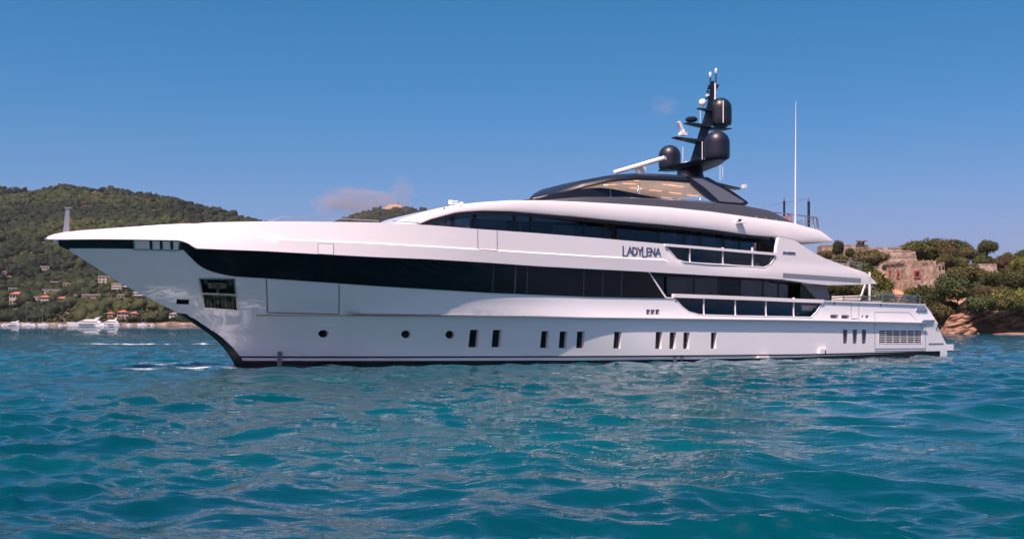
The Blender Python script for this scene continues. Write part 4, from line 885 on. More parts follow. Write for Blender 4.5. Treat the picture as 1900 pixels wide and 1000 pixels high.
# ---- woods on the left hillside: thousands of far crowns that read as one mass
def woods(name, n, zf, a0, a1, r0, r1, smin, smax, m, seed, keep=None, squash=.8, lowpoly=True):
    g = np.random.default_rng(seed); a = g.uniform(a0, a1, n); r = r0+(r1-r0)*g.uniform(0,1,n)**1.15; x = a*r; y = r
    k = np.ones(n, bool) if keep is None else keep(x, y, a, r); x, y, r = x[k], y[k], r[k]; n = len(x); z = zf(x, y); s = g.uniform(smin, smax, n)*np.where(g.uniform(0,1,n) < .12, 1.5, 1)
    IV, IF = (IV0, IF0) if lowpoly else (IV1, IF1)
    jit = 1+g.normal(0,.30,(n,len(IV),1)); rot = g.uniform(0,6.28,n); ca, sa = np.cos(rot)[:,None], np.sin(rot)[:,None]
    P = IV[None]*jit; X_ = P[:,:,0]*ca-P[:,:,1]*sa; Y_ = P[:,:,0]*sa+P[:,:,1]*ca
    Vv = np.stack([X_*s[:,None]+x[:,None], Y_*s[:,None]+y[:,None], P[:,:,2]*s[:,None]*squash*g.uniform(.8,1.35,n)[:,None]+z[:,None]+s[:,None]*.6], -1).reshape(-1,3)
    Ff = (IF[None]+np.arange(n)[:,None,None]*len(IV)).reshape(-1,3); o = npmesh(name, Vv, Ff, m, smooth=False)
    cl_ = np.clip((fbm(x/70, y/90, 4, 4)-.47)*2.2+.42, 0, 1)*.62+g.uniform(0,1,n)*.38; lf = np.clip(np.repeat(cl_, len(IF))+g.normal(0,.12,n*len(IF)), 0, 1)
    at = o.data.attributes.new('leaf','FLOAT','FACE'); at.data.foreach_set('value', lf.astype(np.float32)); tag(o, kind='stuff'); return o
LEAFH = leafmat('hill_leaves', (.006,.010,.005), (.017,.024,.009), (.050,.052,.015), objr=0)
def keepL(x, y, a, r):
    gap = fbm(x/20, y/34, 4, 21); lowz = r < 1010
    return (zL(x, y) > 2.5)&((gap < .60))&~(lowz&(fbm(x/22, y/30, 2, 8) > .60))
def find(px, py, zf, r0, r1, n=900):
    a = (px-950)/FPX; r = np.linspace(r0, r1, n); z = zf(a*r, r); yy = HY-(z-CAMH)/r*FPX; k = np.nonzero(yy <= py)[0]
    i = int(k[0]) if len(k) else int(np.argmin(yy)); return float(a*r[i]), float(r[i]), float(z[i])
# ---------------------------------------------------------------- houses on the left shore
def plaster(name, c):
    c = tuple(k*.86 for k in c)
    return noisy(name, [(.35,tuple(k*.88 for k in c)),(.65,c)], scale=1.2, rough=.9, detail=5)
WC = {'cream': plaster('cream_plaster',(.66,.56,.45)), 'white': plaster('white_plaster',(.72,.66,.60)), 'salmon': plaster('salmon_plaster',(.62,.36,.26)), 'peach': plaster('peach_plaster',(.66,.46,.32)), 'pink': plaster('pink_plaster',(.50,.37,.34)), 'stone': plaster('stone_wall',(.38,.30,.25))}
TILE = noisy('roof_tiles', [(.35,(.30,.095,.05)),(.65,(.44,.165,.095))], scale=2, rough=.85); FLATR = noisy('flat_roof', [(.4,(.32,.28,.25)),(.6,(.40,.36,.33))], scale=1)
TEAL = mat('turquoise_sheet', (.05,.42,.42), .4); SHUT = mat('green_shutter', (.05,.09,.06), .6); WGL = mat('window_dark', (.02,.02,.025), .15); REDTRIM = mat('red_brick_trim', (.30,.07,.04), .8)
HOUSES = []
def house(x0, x1, yt, yb, wall, roof, rows, cols, label, depth=.8, yaw=0, group=None, name='house', tiers=1, extra=None):
    mx_ = (x0+x1)/2; X, Yv, z = find(mx_, yb, zL, 790, 1500); pp = FPX/Yv; W = (x1-x0)/pp; Hh = (yb-yt)/pp; D = W*depth if W < 16 else 10
    e = empty(name, (X, Yv+D*.3, z-.3), math.atan2(-X, Yv)+yaw); tag(e, label, 'house', group); HOUSES.append((X, Yv, W, Hh))
    b = MB(); b.box((0, 0, Hh/2-1), (W, D, Hh+2)); b.build('wall', WC[wall], e)
    if roof == 'hip':
        o = .5; rh = min(2.6, W*.17); b = MB(); rl_ = max(0, W/2-D/2)
        b.add([(-W/2-o,-D/2-o,Hh+.02),(W/2+o,-D/2-o,Hh+.02),(W/2+o,D/2+o,Hh+.02),(-W/2-o,D/2+o,Hh+.02),(-rl_,0,Hh+rh),(rl_,0,Hh+rh)], [(0,1,5,4),(1,2,5),(2,3,4,5),(3,0,4),(3,2,1,0)]); rf_ = b.build('roof', TILE, e)
        b = MB(); b.box((W*.2, D*.1, Hh+rh*.8), (.8,.7,1.6)); b.build('chimney', WC['stone'], rf_)
    elif roof == 'gable':
        rh = W*.2; b = MB(); b.add([(-W/2-.5,-D/2-.5,Hh),(W/2+.5,-D/2-.5,Hh),(W/2+.5,D/2+.5,Hh),(-W/2-.5,D/2+.5,Hh),(0,-D/2-.5,Hh+rh),(0,D/2+.5,Hh+rh)], [(0,1,4),(1,2,5,4),(2,3,5),(3,0,4,5),(3,2,1,0)]); b.build('roof', WC['white'], e)
    else:
        b = MB(); b.box((0,0,Hh+.15), (W+.5, D+.5, .3)); 
        for sx in (-1,1): b.box((sx*W*.5,0,Hh+.5),(.25,D,.5))
        b.box((0,-D/2,Hh+.5),(W,.25,.5)); b.build('roof', FLATR, e)
    for r_ in range(rows):
        for c_ in range(cols):
            wx = -W/2+W*(c_+.5)/cols; wz = Hh*(r_+.55)/rows; ww = min(.95, W/cols*.38); wh = min(1.6, Hh/rows*.48)
            b = MB(); b.box((wx, -D/2-.02, wz), (ww, .12, wh)); wi = b.build('window', WGL, e)
            if cols <= 6 and W > 7:
                for sg_ in (-1,1): b = MB(); b.box((wx+sg_*(ww*.5+.17), -D/2-.06, wz), (.30,.08,wh)); b.build('shutter', SHUT, wi)
    if tiers > 1:
        for t in range(1, tiers):
            b = MB(); b.box((W*.0, -D/2-1.1*t*0-1.0, Hh*t/tiers), (W*1.02, 2.0, .25)); b.box((0,-D/2-1.95,Hh*t/tiers+.5),(W*1.02,.12,.9)); b.build('balcony', WC['white'], e)
    return e
house(16,41,545,565,'cream','hip',2,5,'cream villa with orange tiled roof near the left end of the far shore')
house(14,37,535,541,'stone','flat',1,4,'low building under a turquoise sheet just above the cream villa with tall windows')
x_, y_, z_ = find(25,536,zL,790,1500)
house(71,91,551,561,'white','hip',2,4,'small white house with orange roof beside dark cypresses, right of the cream villa')
house(76,110,538,546,'white','flat',1,7,'long low white flat-roofed building on the slope above the small white house')
house(105,123,553,562,'pink','hip',1,4,'low pinkish house at the foot of the slope between cypress and terrace wall')
house(116,131,526,533,'salmon','flat',2,3,'small salmon pink house alone among the trees halfway up')
house(181,206,513,528,'cream','flat',3,4,'tall cream villa of three storeys with flat roof, standing above the other houses')
house(206,224,527,541,'peach','flat',3,4,'peach terraced apartment house stepping down beside the tall cream villa', tiers=3)
house(226,246,526,538,'salmon','flat',2,5,'salmon terraced apartment house touching the bow outline', tiers=2)
house(247,268,534,553,'pink','flat',4,5,'grey pink apartment block with balconies behind the bow of the yacht', tiers=4)
house(217,229,547,557,'stone','flat',2,2,'narrow grey stone house below the terraced apartments')
house(73,92,495,500,'white','flat',1,4,'lone whitish house high on the wooded slope')
house(92,108,523,527,'pink','flat',1,4,'thin pink terrace building between the salmon house and the woods')
house(196,211,581,587,'peach','hip',1,3,'low house with orange roof left of the square house by the beach')
house(216,236,579,592,'pink','hip',2,3,'square house with bright orange hipped roof over a stone ground floor by the beach')
house(239,256,581,588,'pink','hip',1,3,'low house with orange roof right of the square house by the beach')
house(313,330,582,591,'white','gable',2,2,'white gabled house in pines next to the stem of the yacht')
house(150,191,547,553,'stone','flat',1,9,'long tan terrace wall with dark arches across the slope', name='retaining_wall')
house(1,12,504,510,'pink','flat',1,3,'pinkish cottage high on the slope at the very left edge')
house(57,70,551,561,'cream','flat',1,3,'low cream annex between the cream villa and the small white house')
house(136,149,548,555,'peach','flat',1,3,'small peach building at the left end of the long terrace wall')
# teal sheet roof
e_ = [o for o in col.objects if o.get('label','').startswith('low building under')][0]
b = MB(); b.box((0,0,2.9),(8.5,6.5,.25)); b.build('roof_sheet', TEAL, e_)
# cypresses and shore trees
for i, (px, yb, hw, hh) in enumerate(((127,557,4,15),(132,558,4,14),(147,556,7,18),(141,557,4,10),(243,550,4,15),(96,574,12,26),(2,574,26,22),(50,560,16,14),(23,590,24,20),(58,592,18,14),(250,597,30,14),(282,597,26,14),(186,593,12,9),(296,596,22,12),(338,596,20,11),(162,595,18,8))):
    X, Yv, z = find(px, yb, zL, 792, 1500); pp = FPX/Yv
    tree('cypress_tree' if hw < 8 else 'pine_tree', X, Yv, z-.3, hw*1.25/pp, hh/pp, 'dark', ('slim dark cypress among the hillside houses' if hw < 8 else 'broad dark pine on the low slope above the beach'), 'cypresses among the hillside houses' if hw < 8 else 'pines above the far beach')
def keepH(x, y, a, r):
    k = keepL(x, y, a, r)
    for (hx, hy, W, Hh) in HOUSES:
        dx = x-hx*y/hy; k &= ~((np.abs(dx) < W*.62+1.5)&(y < hy+9)&(y > hy-20)); k &= ~((np.abs(dx) < W*.5)&(y < hy)&(y > hy-30)&(np.abs(x*0+Hh) > 0)&(zL(x,y) > zL(np.full_like(x,hx),np.full_like(y,hy))-6))
    return k
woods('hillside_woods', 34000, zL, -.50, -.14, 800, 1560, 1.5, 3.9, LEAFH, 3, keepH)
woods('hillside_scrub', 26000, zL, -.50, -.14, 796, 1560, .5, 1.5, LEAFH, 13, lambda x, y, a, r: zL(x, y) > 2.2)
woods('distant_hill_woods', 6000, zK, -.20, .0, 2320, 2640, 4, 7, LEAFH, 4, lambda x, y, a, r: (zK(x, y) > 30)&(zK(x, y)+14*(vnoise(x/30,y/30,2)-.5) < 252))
s_ = MB(); X = -.0995*2600; s_.tube([(X,2592,262),(X,2592,286)], .5, 6); tag(s_.build('radio_mast', ALU), 'thin radio mast on the bare top of the distant hill', 'mast')
s_ = MB(); s_.box((X-12,2592,270),(12,8,6)); s_.box((X-3,2592,271),(5,6,9)); tag(s_.build('hilltop_ruin', WC['stone']), 'low stone ruin on the bare top of the distant hill', 'ruin')
# ---------------------------------------------------------------- boats along the far shore
BW = mat('boat_white', (.80,.78,.77), .3); BG = mat('boat_glass', (.015,.02,.035), .08); BB = mat('boat_blue', (.03,.06,.16), .4)
def boat_hull(b, ln, bm_, fb, n=16, bow=-1):
    V = []
    for i in range(n+1):
        u = i/n; w_ = bm_/2*min(1, (u*2.2)**.7 if u < .45 else 1); sh = fb*(1+.35*(1-u)**2); x = bow*(-ln/2+ln*u)*-1
        xb = x+(ln*.07*(1-u)**3)*(1 if bow < 0 else -1)
        V += [(x,-w_,sh),(xb,-w_*.8,-.3),(xb,w_*.8,-.3),(x,w_,sh)]
    F = [(4*i+k, 4*i+(k+1)%4, 4*i+4+(k+1)%4, 4*i+4+k) for i in range(n) for k in range(4)]+[(0,1,2,3),(4*n,4*n+3,4*n+2,4*n+1)]
    return b.add(V, F)
def seapos(px, Yv): return ((px-950)/FPX*Yv, Yv, 0)
def cruiser(x0, x1, h, Yv, label, bow=-1):     # motor yacht, bow to the left
    pp = FPX/Yv; ln = (x1-x0)/pp; e = empty('motor_cruiser', seapos((x0+x1)/2, Yv), R(6)); tag(e, label, 'motor boat', 'motor cruisers off the far shore'); hh = h/pp
    b = MB(); boat_hull(b, ln, ln*.24, hh*.34); b.build('hull', BW, e, 40)
    L2 = ln/2
    b = MB(); b.prism([(-L2*.45,hh*.34),(L2*.85,hh*.34),(L2*.80,hh*.60),(-L2*.12,hh*.62),(-L2*.30,hh*.50)], 'y', -ln*.085, ln*.085); c = b.build('cabin', BW, e)
    b = MB(); b.prism([(-L2*.38,hh*.44),(L2*.70,hh*.40),(L2*.66,hh*.50),(-L2*.10,hh*.56)], 'y', -ln*.085-.05, ln*.085+.05); b.build('window', BG, c)
    b = MB(); b.prism([(-L2*.10,hh*.62),(L2*.55,hh*.61),(L2*.35,hh*.76),(L2*.02,hh*.74)], 'y', -ln*.07, ln*.07); c = b.build('flybridge', BW, e)
    b = MB(); b.prism([(L2*.38,hh*.62),(L2*.66,hh*.62),(L2*.80,hh*1.0),(L2*.70,hh*1.0)], 'y', -ln*.075, ln*.075); b.build('radar_arch', BW, e)
    b = MB(); b.prism([(-L2*.3,hh*.16),(L2*.5,hh*.16),(L2*.5,hh*.20),(-L2*.3,hh*.20)], 'y', -ln*.121, ln*.121); b.build('hull_window', BG, e); return e
cruiser(124,192,16,700,'long white motor cruiser with radar arch, the largest boat off the far beach')
cruiser(181,222,15,712,'shorter white motor cruiser partly hidden behind the long one')
cruiser(6,38,10,705,'white motor cruiser at the left end of the beach')
def sail(px, w_, h, Yv, label):
    pp = FPX/Yv; ln = w_/pp; e = empty('sailing_boat', seapos(px, Yv), R(10)); tag(e, label, 'sailing boat', 'sailing boats moored off the far beach'); m_ = h/pp
    b = MB(); boat_hull(b, ln, ln*.28, .95); b.build('hull', BW, e, 40)
    b = MB(); b.prism([(-ln*.15,.9),(ln*.25,.9),(ln*.2,1.5),(-ln*.05,1.45)], 'y', -.8, .8); b.build('cabin', BW, e)
    b = MB(); b.tube([(-ln*.05,0,.5),(-ln*.05,0,m_)], .13, 8, .08); ms = b.build('mast', ALU, e)
    b = MB(); b.tube([(-ln*.05,0,2.4),(ln*.36,0,2.3)], .18, 8); b.build('furled_sail', BB, e)
    b = MB(); b.tube([(-ln*.47,0,1.1),(-ln*.05,0,m_*.95)], .035, 4); b.build('forestay', ALU, ms); b = MB(); b.tube([(ln*.47,0,1.1),(-ln*.05,0,m_)], .03, 4); b.build('backstay', ALU, ms)
    b = MB(); b.tube([(-ln*.05,-.9,m_*.55),(-ln*.05,.9,m_*.55)], .05, 4); b.build('spreader', ALU, ms)
sail(51,24,38,715,'sailing boat with the tallest mast, leftmost on the far shore'); sail(80,20,33,718,'sailing boat with a thin mast left of the long motor cruiser'); sail(264,18,33,716,'sailing boat with bare mast right of the motor cruisers')
def small(px, w_, Yv, label, m=BW):
    pp = FPX/Yv; ln = w_/pp; e = empty('small_boat', seapos(px, Yv), R(rt_.uniform(-15,15))); tag(e, label, 'small boat', 'small boats off the far beach')
    b = MB(); boat_hull(b, ln, ln*.32, .7); b.build('hull', m, e, 40); b = MB(); b.prism([(-ln*.1,.7),(ln*.18,.7),(ln*.12,1.5),(-ln*.02,1.5)], 'y', -.7, .7); b.build('cabin', BW, e)
small(8,12,668,'open white boat nearest the left edge off the beach', BW); small(189,24,660,'low white tender in front of the two motor cruisers'); small(112,9,690,'little white boat between the sailing boats and the long cruiser'); small(240,8,700,'little white boat right of the shorter cruiser'); small(283,8,700,'little white boat next to the bare-masted sailing boat'); small(62,12,690,'little white boat between the two left sailing boats')
# beach furniture: parasol specks and cars are too small to read; boulders of the breakwater are part of the shore
# ---------------------------------------------------------------- the headland on the right
crestR = [(1440,530),(1490,482),(1540,474),(1600,470),(1640,474),(1680,472),(1740,474),(1800,478),(1850,482),(1900,486),(2000,492),(2200,500)]
shoreR = lambda a: np.interp(a, [(p-950)/FPX for p in (1440,1600,1740,1770,1800,1850,1880,2200)], [236,232,222,215,210,212,217,220])
def zRt(X, Yv):
    a = X/Yv; r = Yv; r0 = shoreR(a); u = np.clip((r-r0)/(300-r0), 0, 3); e = ev(a, crestR)*300
    cliff = np.interp(a, [(p-950)/FPX for p in (1440,1740,1770,1800,1900)], [2,3,3.2,3.9,4.0])
    z = -.6+np.clip((r-r0)/2.2, 0, 1)*(cliff+.6)+np.clip(u, 0, 1)**.85*(e-cliff)-np.clip(u-1.05, 0, 9)**1.2*9
    n_ = fbm(X/9, Yv/9, 4, 31)-.5
    # level spur in front of the tower and a hollow to its left with the sandy path
    return z+n_*np.clip((r-r0-3)/10, 0, 1)*2.2
HEADM = noisy('headland_ground', [(.36,(0.027,0.036,0.011)),(.48,(0.060,0.054,0.021)),(.58,(0.144,0.090,0.042)),(.70,(0.252,0.138,0.072))], scale=.16, rough=1, detail=9, bump=.5, bscale=1.5)
terrain('headland', .21, .72, 330, 209, 470, 150, zRt, HEADM)
# sandy track beside the tower
def patch(name, pts, zf, m, r0, r1, kind='structure', up=.35):
    P = [find(x, y, zf, r0, r1) for x, y in pts]; c = [sum(p[i] for p in P)/len(P) for i in (0,1)]
    V = []; K = 5
    for k in range(K+1):
        for (x, y, z) in P:
            xx, yy = c[0]+(x-c[0])*k/K, c[1]+(y-c[1])*k/K; V.append((xx, yy, float(zf(np.array([xx]), np.array([yy]))[0])+up))
    n = len(P); F = [(k*n+i, k*n+(i+1)%n, (k+1)*n+(i+1)%n, (k+1)*n+i) for k in range(K) for i in range(n)]
    V += [(x, y, z-1.2) for x, y, z in V[-n:]]; F += [(K*n+i, K*n+(i+1)%n, (K+1)*n+(i+1)%n, (K+1)*n+i) for i in range(n)]
    return tag(mesh(name, V, F, m, smooth=60), kind=kind)
SAND = noisy('orange_earth', [(.35,(0.293,0.156,0.085)),(.65,(0.429,0.260,0.156))], scale=.5, rough=1, bump=.4)
patch('sand_track', [(1638,562),(1646,530),(1640,512),(1652,508),(1680,524),(1692,540),(1672,556),(1664,574)], zRt, SAND, 215, 300)
patch('bare_earth_slope', [(1764,578),(1768,558),(1776,548),(1800,552),(1796,580)], zRt, SAND, 206, 300)
patch('dry_grass_slope', [(1822,512),(1836,493),(1870,490),(1872,500),(1850,514)], zRt, noisy('dry_grass', [(.4,(0.120,0.096,0.030)),(.6,(0.216,0.162,0.066))], scale=.8, rough=1), 215, 320)
# ---- rocks at the water's edge: slanting beds of pale stone
ROCK = mat('bedded_rock', rough=.9, spec=.2)
tcr = N(ROCK,'ShaderNodeNewGeometry'); mpr = N(ROCK,'ShaderNodeMapping'); mpr.inputs['Rotation'].default_value = (0, R(27), 0); mpr.inputs['Scale'].default_value = (.45,.45,2.0); L(ROCK,tcr,'Position',mpr,0)
nr1 = N(ROCK,'ShaderNodeTexNoise',Scale=1.0,Detail=8,Distortion=.3); L(ROCK,mpr,0,nr1,'Vector')
rr1 = ramp(ROCK, nr1, 0, [(.34,(.03,.02,.015)),(.43,(.12,.07,.045)),(.50,(.24,.15,.10)),(.57,(.26,.12,.06)),(.68,(.33,.25,.20))]); L(ROCK,rr1,0,BS(ROCK),'Base Color')
br_ = N(ROCK,'ShaderNodeBump',Strength=.9,Distance=.35); L(ROCK,nr1,0,br_,'Height'); L(ROCK,br_,0,BS(ROCK),'Normal')
def rockface(name, p0, p1, r_, top, thick, seed, label=None):
    na, nz = 260, 72; V = []; 
    for j in range(nz):
        v = j/(nz-1)
        for i in range(na):
            u = i/(na-1); px = p0+(p1-p0)*u; a = (px-950)/FPX; rb_ = r_+3.0*math.sin(u*7+seed)*.6; h = np.interp(px, [q[0] for q in top], [(HY-q[1])/FPX*rb_+CAMH for q in top])
            ed = min(1, min(u, 1-u)*14); z = -.7+(h+.7)*v*(ed**.5)
            X = a*rb_; cave = 4.2*math.exp(-((px-1842)/28)**2)*math.exp(-((v-.42)/.30)**2)
            lay = (z*math.cos(R(27))-X*math.sin(R(27)))*.85+1.3*float(fbm(np.array([X*.16]), np.array([z*.4]), 3, seed)[0]); st = .55*(abs((lay % 1)-.5)*2)**1.5+.45*float(vnoise(np.array([lay*.7]), np.array([X*.15]), seed)[0])
            bulge = (st-.5)*1.3+.9*float(vnoise(np.array([lay*3.1]), np.array([X*.5]), seed+9)[0]-.5)+2.6*float(fbm(np.array([X*.25]), np.array([z*.3+9]), 4, seed)[0]-.5)
            hang = ss(px, 1800, 1835); yv = rb_-(1-v)**1.4*2.2*(1-hang)-bulge+cave*1.3+v*v*2.0*(1-hang)-hang*v*2.6+hang*1.2; V.append((X, yv, z))
    n0 = len(V); V += [(x, y+thick, z) for x, y, z in V]
    F = []
    for j in range(nz-1):
        for i in range(na-1):
            a = j*na+i; F += [(a, a+1, a+na+1, a+na), (n0+a, n0+a+na, n0+a+na+1, n0+a+1)]
    for i in range(na-1): a = (nz-1)*na+i; F.append((a, a+1, n0+a+1, n0+a))
    for j in range(nz-1): a = j*na; F.append((a, a+na, n0+a+na, n0+a)); a += na-1; F.append((a, n0+a, n0+a+na, a+na))
    return tag(mesh(name, V, F, ROCK, smooth=12), kind='structure')
rockface('rock_cliff', 1752, 1990, 210.5, [(1750,606),(1762,592),(1776,584),(1792,582),(1806,578),(1830,575),(1850,577),(1870,571),(1900,574),(1990,578)], 9, 2)
patch('stone_beach', [(1842,619.5),(1870,617.6),(1960,616.5),(1960,621),(1860,621)], lambda X, Yv: np.clip((Yv-196)/12, 0, 1)*1.0-.12+0*X, SHORE, 190, 215, up=.05)
# ---- the fort
STONE = noisy('fort_stone', [(.30,(.16,.105,.075)),(.45,(.33,.23,.165)),(.58,(.43,.32,.24)),(.72,(.50,.40,.31))], scale=.9, rough=.95, detail=12, bump=.9, bscale=2.6)
STONE2 = noisy('fort_stone_grey', [(.30,(.15,.11,.085)),(.45,(.32,.24,.185)),(.58,(.42,.33,.26)),(.72,(.48,.40,.33))], scale=.8, rough=.95, detail=12, bump=.9, bscale=2.2)
for m_ in (STONE, STONE2):      # courses of masonry
    tcb = N(m_,'ShaderNodeTexCoord'); bk_ = N(m_,'ShaderNodeTexBrick'); bk_.inputs['Scale'].default_value = 1.6; bk_.inputs['Color1'].default_value = (1,1,1,1); bk_.inputs['Color2'].default_value = (.72,.72,.72,1); bk_.inputs['Mortar'].default_value = (.35,.35,.35,1); bk_.inputs['Mortar Size'].default_value = .03
    mpb = N(m_,'ShaderNodeMapping'); mpb.inputs['Rotation'].default_value = (R(90),0,0); L(m_,tcb,'Object',mpb,0); L(m_,mpb,0,bk_,'Vector')
    old = BS(m_).inputs['Base Color'].links[0].from_socket; ml = N(m_,'ShaderNodeMix',data_type='RGBA',blend_type='MULTIPLY'); ml.inputs['Factor'].default_value = .45; m_.node_tree.links.new(old, ml.inputs[6]); L(m_,bk_,0,ml,7); L(m_,ml,2,BS(m_),'Base Color')
def pt(px, py, r): return ((px-950)/FPX*r, r, CAMH+(HY-py)/FPX*r)
def battered(name, base, top, m, parent=None):   # base/top: rings of (x,y,z), walls subdivided and roughened
    n = len(base); g = random.Random(3); b = MB()
    b.add(list(base)+list(top), [tuple(range(n))[::-1], tuple(range(n,2*n))]+[(i,(i+1)%n,n+(i+1)%n,n+i) for i in range(n)]); o = b.build(name, m, parent); return o
tw = empty('stone_tower', pt(1700,532,250)); tw['label'] = 'squat battered stone tower with red-framed gun openings facing the sea'; tw['category'] = 'tower'
def sub(a): o_ = tw.location; return (a[0]-o_[0], a[1]-o_[1], a[2]-o_[2])
F0, F1 = pt(1679.5,536,248), pt(1743,531,251); G0, G1 = pt(1680,487.5,249.6), pt(1736.5,487,252.6); B0 = pt(1643,515,258); H0 = pt(1646,490,259)
B1 = (F1[0]-4, F1[1]+13, F1[2]); H1 = (G1[0]-4, G1[1]+11, G1[2])
for q in (F0, F1, B0, B1): pass
base = [sub((p[0], p[1], p[2]-2.0)) for p in (F0, F1, B1, B0)]; top = [sub(p) for p in (G0, G1, H1, H0)]
battered('wall', base, top, STONE, tw)
for A_, B_ in ((top[0],top[1]),(top[3],top[0])):
    d = Vector(B_)-Vector(A_); nlen = int(d.length/.8)
    for k in range(nlen):
        c = Vector(A_)+d*((k+.5)/nlen); 
        tp = MB(); tp.box(c+Vector((0,.3,.05+rt_.random()*.16)), (.86,.6,.3+rt_.random()*.3)); tp.build('parapet_stone', STONE, tw)
def gun(A0, A1, C0, C1, u, v, w_, h, arch=False):
    A0, A1, C0, C1 = map(Vector, (A0, A1, C0, C1)); P = lambda u_, v_: (A0.lerp(A1, u_)).lerp(C0.lerp(C1, u_), v_); c = P(u, v); du = (A1-A0).normalized(); dv = (C0-A0).normalized(); nn = du.cross(dv).normalized()
    if nn.y > 0: nn = -nn
    M_ = Matrix((du, nn, dv)).transposed()
    if not arch:
        fr_ = MB()
        for o_, sz in (((0,0,h/2+.18),(w_+.75,.16,.36)),((0,0,-h/2-.18),(w_+.75,.16,.36)),((-w_/2-.18,0,0),(.36,.16,h)),((w_/2+.18,0,0),(.36,.16,h))): fr_.box(c+M_ @ Vector(o_)+nn*.06, sz, M_)
        f = fr_.build('brick_frame', REDTRIM, tw)
    b = MB(); b.box(c+nn*.02, (w_, .12, h), M_); b.build('gun_opening', SOOT, tw)
f0, f1, g0, g1 = base[0], base[1], top[0], top[1]; b0, h0 = base[3], top[3]
gun(f0, f1, g0, g1, .36, .66, 1.05, 1.1); gun(f0, f1, g0, g1, .40, .32, .55, .75, True); gun(f0, f1, g0, g1, .60, .30, .35, .4, True); gun(f0, f1, g0, g1, .76, .30, .35, .4, True)
gun(b0, f0, h0, g0, .22, .62, .55, 1.0); gun(b0, f0, h0, g0, .66, .64, .8, 1.2)
def blockw(name, x0, x1, yt, yb, r, depth, label, m=STONE2, yaw=0, cat='wall', batter=.06, opens=(), r2=None, yt2=None, holes=True):
    A_, B_ = pt(x0, yb, r), pt(x1, yb, r2 or r); Ht = CAMH+(HY-yt)/FPX*r; Ht2 = CAMH+(HY-(yt2 if yt2 is not None else yt))/FPX*(r2 or r); e = empty(name, A_); tag(e, label, cat)
    rel = lambda p: (p[0]-A_[0], p[1]-A_[1], p[2]-A_[2]); d = Vector((B_[0]-A_[0], B_[1]-A_[1], 0)).normalized(); bk = Vector((-d.y, d.x, 0)); bk = bk if bk.y > 0 else -bk
    q0 = Vector(rel(A_)); q1 = Vector(rel(B_)); t0_ = Vector((q0.x, q0.y, Ht-A_[2]))+bk*.5; t1_ = Vector((q1.x, q1.y, Ht2-A_[2]))+bk*.5
    base = [q0-Vector((0,0,1.6)), q1-Vector((0,0,1.6)), q1+bk*depth-Vector((0,0,1.6)), q0+bk*depth-Vector((0,0,1.6))]; top = [t0_, t1_, t1_+bk*(depth-1), t0_+bk*(depth-1)]
    battered('masonry', base, top, m, e); cp = MB(); L_ = (t1_-t0_).length; k = max(3, int(L_/1.1)); M_ = Matrix((d, bk, Vector((0,0,1)))).transposed()
    for i in range(k):
        if rt_.random() < .85: cp.box(t0_.lerp(t1_, (i+.5)/k)+bk*.25+Vector((0,0,.06)), (L_/k*.96, .7, .22+rt_.random()*.25), M_)
    cp.build('coping', m, e)
    for (u, v, w_, h) in opens:
        c = q0.lerp(q1, u).lerp(t0_.lerp(t1_, u), v)-bk*.02; b = MB(); b.box(c, (w_, .35, h), M_); b.build('opening', SOOT, e)
    return e
blockw('fort_wall', 1740,1754,489,506,256,5,'small stone building with two dark windows attached right of the squat tower', opens=((.3,.6,.35,.6),(.75,.6,.35,.6)), cat='building')
blockw('fort_wall', 1622,1702,477,497,276,6,'terrace wall directly above the squat tower', yt2=476)
blockw('fort_wall', 1625,1700,466,482,284,6,'middle stone rampart with buttresses above the terrace wall', opens=())
blockw('fort_wall', 1604,1674,460,480,296,5,'upper stone rampart with level coping behind the round green bush')
blockw('fort_wall', 1577,1604,462,484,300,5,'grey corner wall of the rampart in shade', r2=294, yt2=460)
blockw('fort_wall', 1524,1612,456,474,312,5,'highest long wall of the ruined fort, running towards the yacht', yt2=455)
c_ = blockw('fort_turret', 1594,1605,450,462,308,3,'little square turret with flat cap on top of the fort', cat='turret')
b = MB(); b.box((.9,.8,2.2),(2.6,2.4,.3)); b.build('cap', STONE2, c_)
blockw('fort_wall', 1552,1577,470,486,292,4,'low outwork wall hidden among bushes beside the fort corner')
blockw('garden_wall', 1803,1851,491,498,262,2,'low grey wall between the trees beyond the dry grass', m=STONE2)
